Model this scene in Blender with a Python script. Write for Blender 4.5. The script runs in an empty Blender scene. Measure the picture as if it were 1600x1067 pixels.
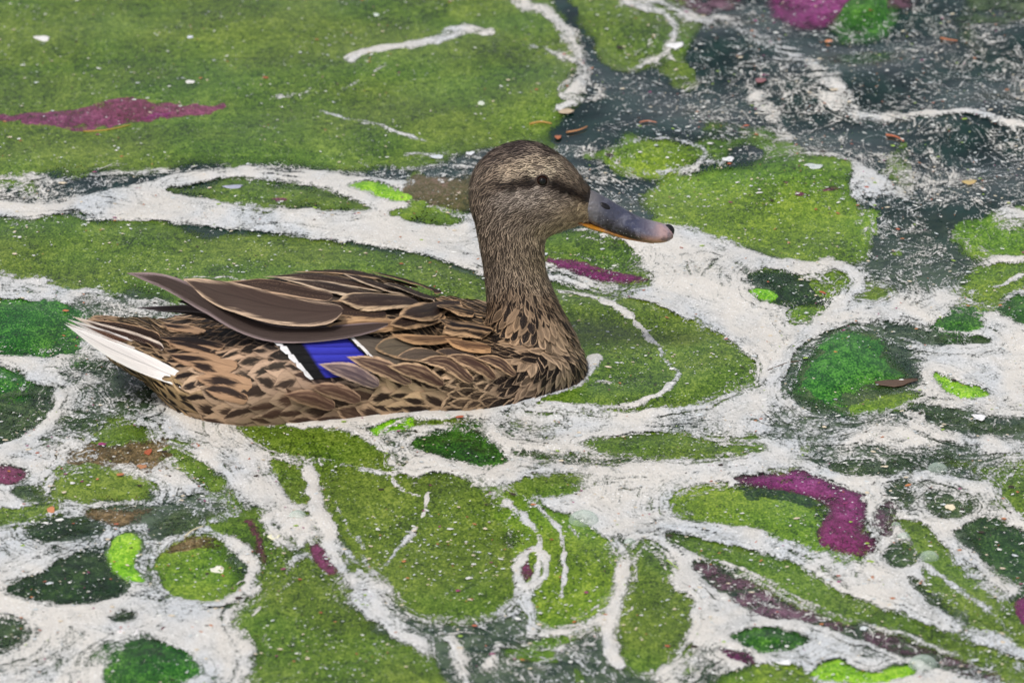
import bpy, math, random
import numpy as np
from mathutils import Vector, Matrix
from mathutils.bvhtree import BVHTree

random.seed(7)
rng = np.random.default_rng(11)
SC = bpy.context.scene
COL = SC.collection
R = math.radians

# ------------------------------------------------------------------ camera
EL, DIST, LENS = R(21.0), 3.70, 200.0
CAM = Vector((0.0, -DIST * math.cos(EL), DIST * math.sin(EL)))
cd = bpy.data.cameras.new('camera')
cd.lens, cd.sensor_width, cd.clip_start, cd.clip_end = LENS, 36.0, 0.05, 500.0
cam = bpy.data.objects.new('camera', cd)
COL.objects.link(cam)
cam.location = CAM
cam.rotation_euler = (math.pi / 2 - EL, 0, 0)
cd.dof.use_dof = True
cd.dof.focus_distance = 3.66
cd.dof.aperture_fstop = 16.0
SC.camera = cam

# ------------------------------------------------------------------ sky, sun, exposure
SUN_EL, SUN_AZ = R(58), R(-25)          # azimuth measured from the viewing direction's back, to the left of the camera
world = bpy.data.worlds.new('World')
SC.world = world
world.use_nodes = True
wn, wl = world.node_tree.nodes, world.node_tree.links
sky = wn.new('ShaderNodeTexSky')
sky.sky_type = 'NISHITA'
sky.sun_disc = False
sky.sun_elevation = SUN_EL
sky.sun_rotation = R(180) + SUN_AZ * -1
sky.air_density, sky.dust_density, sky.ozone_density = 1.0, 4.0, 1.0
hs = wn.new('ShaderNodeHueSaturation')
hs.inputs['Saturation'].default_value = 0.45
wl.new(sky.outputs[0], hs.inputs['Color'])
wl.new(hs.outputs[0], wn['Background'].inputs[0])
wn['Background'].inputs[1].default_value = 0.085
sd = bpy.data.lights.new('sun', 'SUN')
sd.energy, sd.angle, sd.color = 1.5, R(10), (1.0, 0.965, 0.91)
sun = bpy.data.objects.new('sun', sd)
COL.objects.link(sun)
sdir = Vector((math.sin(SUN_AZ) * math.cos(SUN_EL), -math.cos(SUN_AZ) * math.cos(SUN_EL), math.sin(SUN_EL)))
sun.rotation_euler = sdir.to_track_quat('Z', 'Y').to_euler()
sun.location = (0, 0, 5)
SC.view_settings.view_transform = 'Standard'
SC.view_settings.look = 'None'
SC.view_settings.gamma = 1.0
SC.view_settings.use_curve_mapping = False
SC.view_settings.exposure = 0.45
SC.cycles.transparent_max_bounces = 24
SC.cycles.max_bounces = 6

# ------------------------------------------------------------------ pixel <-> place
PXK = 18.0 / LENS / 800.0
FWD = Vector((0, math.cos(EL), -math.sin(EL)))
UPV = Vector((0, math.sin(EL), math.cos(EL)))
RIGHT = Vector((1, 0, 0))
MMPX = DIST * PXK                     # metres per photo pixel at the look-at distance


def ray(px, py):
    return (FWD + RIGHT * ((px - 800) * PXK) + UPV * ((533.5 - py) * PXK)).normalized()


def ground(px, py, z=0.0):
    d = ray(px, py)
    t = (z - CAM.z) / d.z
    return CAM + d * t


def project(P):
    """world points (N,3) -> photo pixels (N,2)"""
    P = np.asarray(P, float) - np.array(CAM)
    f = P @ np.array(FWD)
    return np.stack([800 + (P @ np.array(RIGHT)) / f / PXK, 533.5 - (P @ np.array(UPV)) / f / PXK], 1)


# ------------------------------------------------------------------ small numeric helpers
def hash2(ix, iy, s):
    h = (ix * 374761393 + iy * 668265263 + s * 974634541) & 0xFFFFFFFF
    h = ((h ^ (h >> 13)) * 1274126177) & 0xFFFFFFFF
    return ((h ^ (h >> 16)) & 0xFFFF) / 65535.0


def vnoise(x, y, s=0):
    x0, y0 = np.floor(x), np.floor(y)
    fx, fy = x - x0, y - y0
    fx, fy = fx * fx * (3 - 2 * fx), fy * fy * (3 - 2 * fy)
    ix, iy = x0.astype(np.int64), y0.astype(np.int64)
    a, b = hash2(ix, iy, s), hash2(ix + 1, iy, s)
    c, d = hash2(ix, iy + 1, s), hash2(ix + 1, iy + 1, s)
    return (a * (1 - fx) + b * fx) * (1 - fy) + (c * (1 - fx) + d * fx) * fy


def fbm(x, y, s=0, o=4):
    v, amp, tot = 0, 1.0, 0
    for k in range(o):
        v = v + amp * vnoise(x * 2 ** k + 17.3 * k, y * 2 ** k - 9.1 * k, s + k)
        tot += amp
        amp *= 0.5
    return v / tot


def sstep(a, b, x):
    t = np.clip((x - a) / (b - a), 0, 1)
    return t * t * (3 - 2 * t)


def smooth_poly(pts, closed=True, n=4):
    P = np.asarray(pts, float)
    out = []
    m = len(P)
    for i in range(m if closed else m - 1):
        if closed:
            p0, p1, p2, p3 = P[i - 1], P[i], P[(i + 1) % m], P[(i + 2) % m]
        else:
            p0, p1, p2, p3 = P[max(i - 1, 0)], P[i], P[i + 1], P[min(i + 2, m - 1)]
        for k in range(n):
            t = k / n
            out.append(0.5 * ((2 * p1) + (p2 - p0) * t + (2 * p0 - 5 * p1 + 4 * p2 - p3) * t * t + (3 * p1 - p0 - 3 * p2 + p3) * t ** 3))
    if not closed:
        out.append(P[-1])
    return np.array(out)


def seg_dist(Q, A, B):
    AB = B - A
    t = np.clip(((Q - A) @ AB) / (AB @ AB + 1e-9), 0, 1)
    return np.hypot(Q[:, 0] - A[0] - t * AB[0], Q[:, 1] - A[1] - t * AB[1]), t


def sdf(Q, poly):
    """signed distance, positive inside, pixels; foreshortened (vertical counted double)"""
    S = np.array([1.0, 1.7])
    Qs, P = Q * S, poly * S
    d = np.full(len(Q), 1e9)
    ins = np.zeros(len(Q), bool)
    for i in range(len(P)):
        A, B = P[i - 1], P[i]
        dd, _ = seg_dist(Qs, A, B)
        d = np.minimum(d, dd)
        c = (A[1] > Qs[:, 1]) != (B[1] > Qs[:, 1])
        xx = A[0] + (Qs[:, 1] - A[1]) / (B[1] - A[1] + 1e-12) * (B[0] - A[0])
        ins ^= c & (Qs[:, 0] < xx)
    return np.where(ins, d, -d)


def warp(Q, amp=5.0, sc=28.0, s=3):
    x, y = Q[:, 0] / sc, Q[:, 1] / sc * 1.6
    w = np.stack([fbm(x, y, s, 3) - 0.5, (fbm(x, y, s + 9, 3) - 0.5) * 0.6], 1)
    return Q + w * 2 * amp


def softfield(Q0):
    """how gradually an outline dissolves, varying along it"""
    return .75 + 2.4 * sstep(.52, .74, fbm(Q0[:, 0] / 95, Q0[:, 1] / 60, 13, 3))


def ripple(x, y):
    """gentle water height, metres"""
    x, y = np.asarray(x, float), np.asarray(y, float)
    far = sstep(-0.1, 0.45, y) * sstep(-0.25, 0.25, x)
    h = 0.0007 * np.sin(38 * x + 21 * y + 1.0) + 0.0006 * np.sin(-17 * x + 44 * y) + 0.0004 * np.sin(80 * x - 30 * y + 2)
    h += far * (0.0030 * np.sin(22 * x + 26 * y + 0.8) + 0.0018 * np.sin(-31 * x + 37 * y + 2.2))
    r = np.hypot(x - 0.045, (y + 0.02))
    h += 0.0011 * np.sin(r * 88) * np.exp(-((r - 0.09) / 0.07) ** 2)
    return h


def lin(c):
    out = []
    for v in c[:3]:
        v = v / 255.0
        out.append(v / 12.92 if v <= 0.04045 else ((v + 0.055) / 1.055) ** 2.4)
    return tuple(out) + (1.0,)


# ------------------------------------------------------------------ objects
def mesh_obj(name, verts, faces, mat=None, parent=None, attrs=None, smooth=True, uv=None):
    me = bpy.data.meshes.new(name)
    me.from_pydata([tuple(v) for v in verts] if not isinstance(verts, np.ndarray) else verts.tolist(), [],
                   faces.tolist() if isinstance(faces, np.ndarray) else faces)
    for k, (typ, data) in (attrs or {}).items():
        a = me.attributes.new(k, typ, 'POINT')
        if typ == 'FLOAT':
            a.data.foreach_set('value', np.asarray(data, np.float32).ravel())
        elif typ == 'FLOAT_VECTOR':
            a.data.foreach_set('vector', np.asarray(data, np.float32).ravel())
        else:
            a.data.foreach_set('color', np.asarray(data, np.float32).ravel())
    if smooth:
        me.polygons.foreach_set('use_smooth', [True] * len(me.polygons))
    if mat:
        me.materials.append(mat)
    me.update()
    o = bpy.data.objects.new(name, me)
    COL.objects.link(o)
    if parent:
        o.parent = parent
        o.matrix_parent_inverse = Matrix.Identity(4)
    return o


def tag(o, label=None, cat=None, group=None, kind=None):
    for k, v in (('label', label), ('category', cat), ('group', group), ('kind', kind)):
        if v:
            o[k] = v
    return o


# ------------------------------------------------------------------ material helper
class NT:
    def __init__(self, name):
        self.m = bpy.data.materials.new(name)
        self.m.use_nodes = True
        self.t = self.m.node_tree
        self.n, self.l = self.t.nodes, self.t.links
        self.b = self.n['Principled BSDF']
        self.out = self.n['Material Output']

    def node(self, typ, **kw):
        x = self.n.new(typ)
        for k, v in kw.items():
            setattr(x, k, v)
        return x

    def put(self, sock, v):
        if isinstance(v, bpy.types.NodeSocket):
            self.l.new(v, sock)
        elif v is not None:
            sock.default_value = v

    def math(self, op, a, b=None, c=None, clamp=False):
        x = self.node('ShaderNodeMath', operation=op, use_clamp=clamp)
        self.put(x.inputs[0], a)
        self.put(x.inputs[1], b)
        if c is not None:
            self.put(x.inputs[2], c)
        return x.outputs[0]

    def attr(self, name, out='Fac'):
        return self.node('ShaderNodeAttribute', attribute_name=name).outputs[out]

    def pos(self, sx=1, sy=1, sz=1, rot=0):
        g = self.node('ShaderNodeNewGeometry')
        mp = self.node('ShaderNodeMapping')
        mp.inputs['Scale'].default_value = (sx, sy, sz)
        mp.inputs['Rotation'].default_value = (0, 0, rot)
        self.l.new(g.outputs['Position'], mp.inputs[0])
        return mp.outputs[0]

    def noise(self, vec, scale, detail=3, rough=0.55, dist=0.0):
        x = self.node('ShaderNodeTexNoise')
        self.put(x.inputs['Vector'], vec)
        x.inputs['Scale'].default_value = scale
        x.inputs['Detail'].default_value = detail
        x.inputs['Roughness'].default_value = rough
        x.inputs['Distortion'].default_value = dist
        return x.outputs['Fac']

    def voro(self, vec, scale, feature='F1', rnd=1.0):
        x = self.node('ShaderNodeTexVoronoi', feature=feature)
        self.put(x.inputs['Vector'], vec)
        x.inputs['Scale'].default_value = scale
        x.inputs['Randomness'].default_value = rnd
        return x.outputs['Distance']

    def mix(self, f, a, b):
        x = self.node('ShaderNodeMix', data_type='RGBA')
        self.put(x.inputs[0], f)
        self.put(x.inputs[6], a)
        self.put(x.inputs[7], b)
        return x.outputs[2]

    def ss(self, x, a, b):
        r = self.node('ShaderNodeMapRange', interpolation_type='SMOOTHSTEP')
        self.put(r.inputs[0], x)
        r.inputs[1].default_value, r.inputs[2].default_value = a, b
        return r.outputs[0]

    def bump(self, h, dist, strength=1.0):
        x = self.node('ShaderNodeBump')
        x.inputs['Strength'].default_value = strength
        x.inputs['Distance'].default_value = dist
        self.put(x.inputs['Height'], h)
        self.l.new(x.outputs[0], self.b.inputs['Normal'])

    def set(self, **kw):
        for k, v in kw.items():
            self.put(self.b.inputs[k.replace('_', ' ')], v)

    def alpha(self, a):
        tr = self.node('ShaderNodeBsdfTransparent')
        mx = self.node('ShaderNodeMixShader')
        self.put(mx.inputs[0], a)
        self.l.new(tr.outputs[0], mx.inputs[1])
        self.l.new(self.b.outputs[0], mx.inputs[2])
        self.l.new(mx.outputs[0], self.out.inputs[0])


# ------------------------------------------------------------------ pond materials
def mat_water():
    t = NT('pond_water')
    p = t.pos()
    n1 = t.noise(p, 30, 4)
    n2 = t.noise(p, 160, 3)
    col = t.mix(t.ss(n1, .35, .7), lin((12, 32, 32)), lin((26, 54, 48)))
    spw = t.node('ShaderNodeSeparateXYZ')
    t.l.new(p, spw.inputs[0])
    shal = t.math('SUBTRACT', 1.0, t.ss(t.math('MULTIPLY_ADD', t.math('SUBTRACT', n1, .5), .25, spw.outputs[1]), .05, .30))
    murk = t.mix(t.ss(t.math('MULTIPLY_ADD', n2, .5, t.math('MULTIPLY', n1, .5)), .38, .62), lin((38, 58, 40)), lin((92, 108, 82)))
    col = t.mix(t.math('MULTIPLY', shal, .85), col, murk)
    # scum and algae mottling of the pond farther out
    g = t.node('ShaderNodeNewGeometry')
    ln = t.node('ShaderNodeVectorMath', operation='LENGTH')
    t.l.new(g.outputs['Position'], ln.inputs[0])
    far = t.ss(ln.outputs['Value'], 1.0, 1.6)
    big = t.noise(t.pos(1, .8, 1), 3.2, 5, .6, .8)
    alg = t.mix(n2, lin((56, 88, 26)), lin((104, 138, 46)))
    foam = t.mix(n2, lin((196, 192, 188)), lin((226, 222, 216)))
    pat = t.mix(t.ss(big, .44, .48), alg, foam)
    pat = t.mix(t.ss(big, .62, .66), pat, col)
    cc = t.mix(far, col, pat)
    solid = t.math('MULTIPLY', far, t.math('SUBTRACT', 1.0, t.ss(big, .62, .66)))
    rough = t.math('MULTIPLY_ADD', solid, 0.6, 0.05)
    t.set(Base_Color=cc, Roughness=rough, IOR=1.33, Specular_IOR_Level=.42)
    t.bump(t.noise(p, 60, 2), 0.0008, .6)
    return t.m


def mat_foam():
    t = NT('scum_foam')
    p = t.pos()
    c = t.attr('cover')
    fl = t.attr('flow')
    cb = t.node('ShaderNodeCombineXYZ')                      # streaks that follow the shapes they drift around
    sp = t.node('ShaderNodeSeparateXYZ')
    t.l.new(p, sp.inputs[0])
    t.put(cb.inputs[0], t.math('MULTIPLY', fl, .16))
    t.put(cb.inputs[1], t.math('MULTIPLY', sp.outputs[0], 13.0))
    t.put(cb.inputs[2], t.math('MULTIPLY', sp.outputs[1], 9.0))
    streak = t.noise(cb.outputs[0], 1.0, 5, .66, .5)
    n1 = t.noise(t.pos(1, .6, 1), 620, 2, .6)
    n2 = t.noise(t.pos(1, .65, 1), 150, 4, .62, .3)
    nn = t.math('MULTIPLY_ADD', n1, 0.62, t.math('MULTIPLY', n2, 0.62))
    nn = t.math('MULTIPLY_ADD', streak, .30, t.math('MULTIPLY', nn, .85))        # ~0.67 mean
    rg = t.ss(t.noise(t.pos(1, .55, 1), 14, 3, .6, .5), .40, .66)                # smooth cream rafts, grainy bluish scum
    v = t.math('SUBTRACT', t.math('MULTIPLY', c, 1.16), t.math('MULTIPLY_ADD', nn, 1.75, -0.62))
    v = t.math('SUBTRACT', v, t.math('MULTIPLY', rg, .20))
    wv_ = t.pos(1, .55, 1)
    m1 = t.noise(wv_, 22, 4, .55, 2.6)
    m2 = t.noise(wv_, 30, 4, .58, 2.2)
    fil1 = t.math('SUBTRACT', 1.0, t.ss(t.math('ABSOLUTE', t.math('SUBTRACT', m1, .5)), .004, .075))     # torn dark lines in the rafts
    fil2 = t.math('SUBTRACT', 1.0, t.ss(t.math('ABSOLUTE', t.math('SUBTRACT', m2, .5)), .002, .022))     # white threads over the gaps
    v = t.math('SUBTRACT', v, t.math('MULTIPLY', fil1, t.math('MULTIPLY_ADD', rg, .15, .06)))
    v = t.math('SUBTRACT', v, t.math('MULTIPLY_ADD', t.ss(streak, .49, .66), .19, .02))
    lowc = t.math('MULTIPLY', t.ss(c, .06, .26), t.math('SUBTRACT', 1.0, t.ss(c, .45, .7)))
    v = t.math('ADD', v, t.math('MULTIPLY', t.math('MULTIPLY', fil2, lowc), .42))
    a = t.ss(v, -0.22, 0.26)
    lowf = t.noise(t.pos(1, .6, 1), 9, 3, .55, .6)
    col = t.mix(rg, lin((220, 215, 207)), lin((206, 210, 214)))
    marb = t.noise(t.pos(1, .5, 1), 34, 5, .7, 2.2)
    thin = t.math('SUBTRACT', 1.0, t.ss(v, .0, .45))
    col = t.mix(t.math('MULTIPLY', thin, .40), col, lin((158, 164, 162)))
    col = t.mix(t.math('MULTIPLY', t.ss(streak, .50, .70), t.math('MULTIPLY_ADD', rg, .25, .16)), col, lin((170, 166, 154)))
    col = t.mix(t.math('MULTIPLY', t.ss(marb, .52, .62), t.math('MULTIPLY_ADD', rg, .35, .12)), col, lin((150, 150, 144)))
    col = t.mix(t.math('MULTIPLY', t.ss(n2, .58, .74), t.math('MULTIPLY_ADD', rg, .45, .10)), col, lin((132, 134, 130)))
    col = t.mix(t.math('MULTIPLY', t.ss(n1, .58, .72), t.math('MULTIPLY_ADD', rg, .35, .12)), col, lin((132, 126, 116)))
    col = t.mix(t.math('MULTIPLY', t.ss(t.math('SUBTRACT', 1.0, n1), .58, .70), .6), col, lin((240, 239, 238)))
    grit = t.voro(p, 240)
    gm = t.math('MULTIPLY', t.math('LESS_THAN', grit, .13), t.ss(t.noise(p, 26, 2), .50, .62))
    col = t.mix(t.math('MULTIPLY', gm, .7), col, lin((84, 72, 62)))
    wb = t.voro(p, 300)
    wm = t.math('MULTIPLY', t.math('LESS_THAN', wb, .20), t.ss(t.noise(p, 40, 2), .42, .6))
    col = t.mix(wm, col, lin((246, 245, 244)))
    t.set(Base_Color=col, Roughness=.34, Specular_IOR_Level=.5)
    h = t.math('ADD', t.math('MULTIPLY', n1, .8), t.math('ADD', n2, t.math('MULTIPLY', streak, .7)))
    t.bump(h, 0.0009, .6)
    t.alpha(a)
    return t.m


def mat_algae(name, dark, mid, light, soft=19.0, off=None, holes=0.0, fiber=1.0, speck=.5):
    t = NT(name)
    p = t.pos()
    e = t.attr('edge')
    f1 = t.noise(t.pos(1, .62, 1), 760, 2, .6)
    f2 = t.noise(t.pos(1, .65, 1), 210 * fiber, 4, .65, .6)
    f3 = t.noise(t.pos(1, .7, 1), 14, 4, .6, .8)
    cb = t.node('ShaderNodeCombineXYZ')
    sp = t.node('ShaderNodeSeparateXYZ')
    t.l.new(p, sp.inputs[0])
    t.put(cb.inputs[0], t.math('MULTIPLY', e, .07))
    t.put(cb.inputs[1], t.math('MULTIPLY', sp.outputs[0], 9.0))
    t.put(cb.inputs[2], t.math('MULTIPLY', sp.outputs[1], 6.0))
    st = t.noise(cb.outputs[0], 1.0, 4, .62)
    k = t.math('MULTIPLY_ADD', f1, .62, t.math('MULTIPLY', f2, .38))
    k = t.math('MULTIPLY_ADD', t.math('SUBTRACT', f3, .5), .36, k)
    k = t.math('MULTIPLY_ADD', t.math('SUBTRACT', st, .5), .16, k)
    col = t.mix(t.ss(k, .37, .49), lin(dark), lin(mid))
    col = t.mix(t.ss(k, .50, .64), col, lin(light))
    hue = t.ss(t.noise(p, 7, 3, .5), .40, .65)
    hv = t.node('ShaderNodeHueSaturation')
    t.put(hv.inputs['Color'], col)
    t.put(hv.inputs['Hue'], t.math('MULTIPLY_ADD', hue, .022, .488))
    t.put(hv.inputs['Value'], t.math('MULTIPLY_ADD', f2, .5, .75))
    col = hv.outputs[0]
    wv = t.voro(p, 300)
    wm = t.math('MULTIPLY', t.math('LESS_THAN', wv, .17), t.ss(t.noise(p, 34, 3), .44, .62))
    col = t.mix(t.math('MULTIPLY', wm, speck), col, lin((200, 210, 184)))
    t.set(Base_Color=col, Roughness=.34, Specular_IOR_Level=.30)
    t.bump(t.math('ADD', f1, f2), 0.0006, .6)
    nz = t.math('MULTIPLY_ADD', f1, .45, t.math('MULTIPLY', f2, .75))            # ~0.6
    ee = t.math('ADD', t.math('DIVIDE', e, soft), t.math('MULTIPLY_ADD', nz, -3.2, off if off is not None else 3.7 if not holes else 2.4))
    dn = t.attr('dens')
    ee = t.math('SUBTRACT', ee, t.math('MULTIPLY', t.math('SUBTRACT', 1.0, dn), t.math('MULTIPLY_ADD', f1, 9.0, -2.0)))
    a = t.ss(ee, -.45, .75)
    if holes:
        hn = t.noise(p, 55, 4, .65, .4)
        hh = t.math('MULTIPLY_ADD', f1, .6, t.math('MULTIPLY', hn, .7))
        a = t.math('MULTIPLY', a, t.math('SUBTRACT', 1.0, t.ss(hh, .78 - holes * .35, .92 - holes * .35)))
    t.alpha(a)
    return t.m


WATER = mat_water()
FOAM = mat_foam()
ALG = {
    'olive': mat_algae('olive_algae', (36, 58, 12), (80, 110, 24), (128, 150, 58)),
    'yellow': mat_algae('yellow_green_algae', (40, 68, 10), (90, 126, 22), (142, 168, 56)),
    'emerald': mat_algae('emerald_algae', (10, 40, 10), (32, 88, 18), (88, 146, 48), fiber=.7),
    'dark': mat_algae('dark_green_algae', (10, 26, 14), (28, 58, 22), (74, 104, 50), soft=18, holes=.25),
    'murky': mat_algae('murky_algae', (24, 40, 24), (58, 82, 42), (116, 132, 86), soft=22, holes=.5),
    'lime': mat_algae('lime_weed', (58, 118, 6), (118, 184, 22), (180, 222, 78), soft=8, fiber=.5, off=2.5),
    'brown': mat_algae('brown_algae', (42, 34, 16), (84, 72, 34), (148, 128, 88), soft=16, holes=.3),
    'purple': mat_algae('purple_algae', (58, 30, 38), (120, 36, 94), (170, 84, 142), soft=18, holes=.30, off=2.05, speck=.5),
    'mauve': mat_algae('mauve_algae', (50, 42, 40), (100, 68, 84), (150, 116, 132), soft=20, holes=.5),
    'plum': mat_algae('plum_algae', (52, 44, 24), (112, 50, 78), (156, 88, 120), soft=9, holes=.25, off=1.7),
    'dusky': mat_algae('dusky_algae', (44, 50, 22), (88, 84, 44), (130, 108, 94), soft=16, holes=.1),
}

# ------------------------------------------------------------------ the water sheet
def axis(lo, hi, step, out):
    inner = np.arange(lo, hi + step / 2, step)
    g, s, a = [], step, 0
    while a < out:
        s *= 1.45
        a += s
        g.append(a)
    g = np.array(g)
    return np.concatenate([(lo - g)[::-1], inner, hi + g])


def grid_faces(nx, ny):
    i = np.arange((ny - 1) * nx).reshape(ny - 1, nx)[:, :-1].ravel()
    return np.stack([i, i + 1, i + nx + 1, i + nx], 1)


xs, ys = axis(-.6, .6, .006, 90), axis(-.75, 1.05, .008, 90)
X, Y = np.meshgrid(xs, ys)
fade = np.exp(-np.maximum(0, np.hypot(X, Y) - 1.2))
V = np.stack([X.ravel(), Y.ravel(), (ripple(X, Y) * fade).ravel()], 1)
water = mesh_obj('water', V, grid_faces(len(xs), len(ys)), WATER)
tag(water, 'dark green pond water under the drifting scum', kind='structure')

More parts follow.
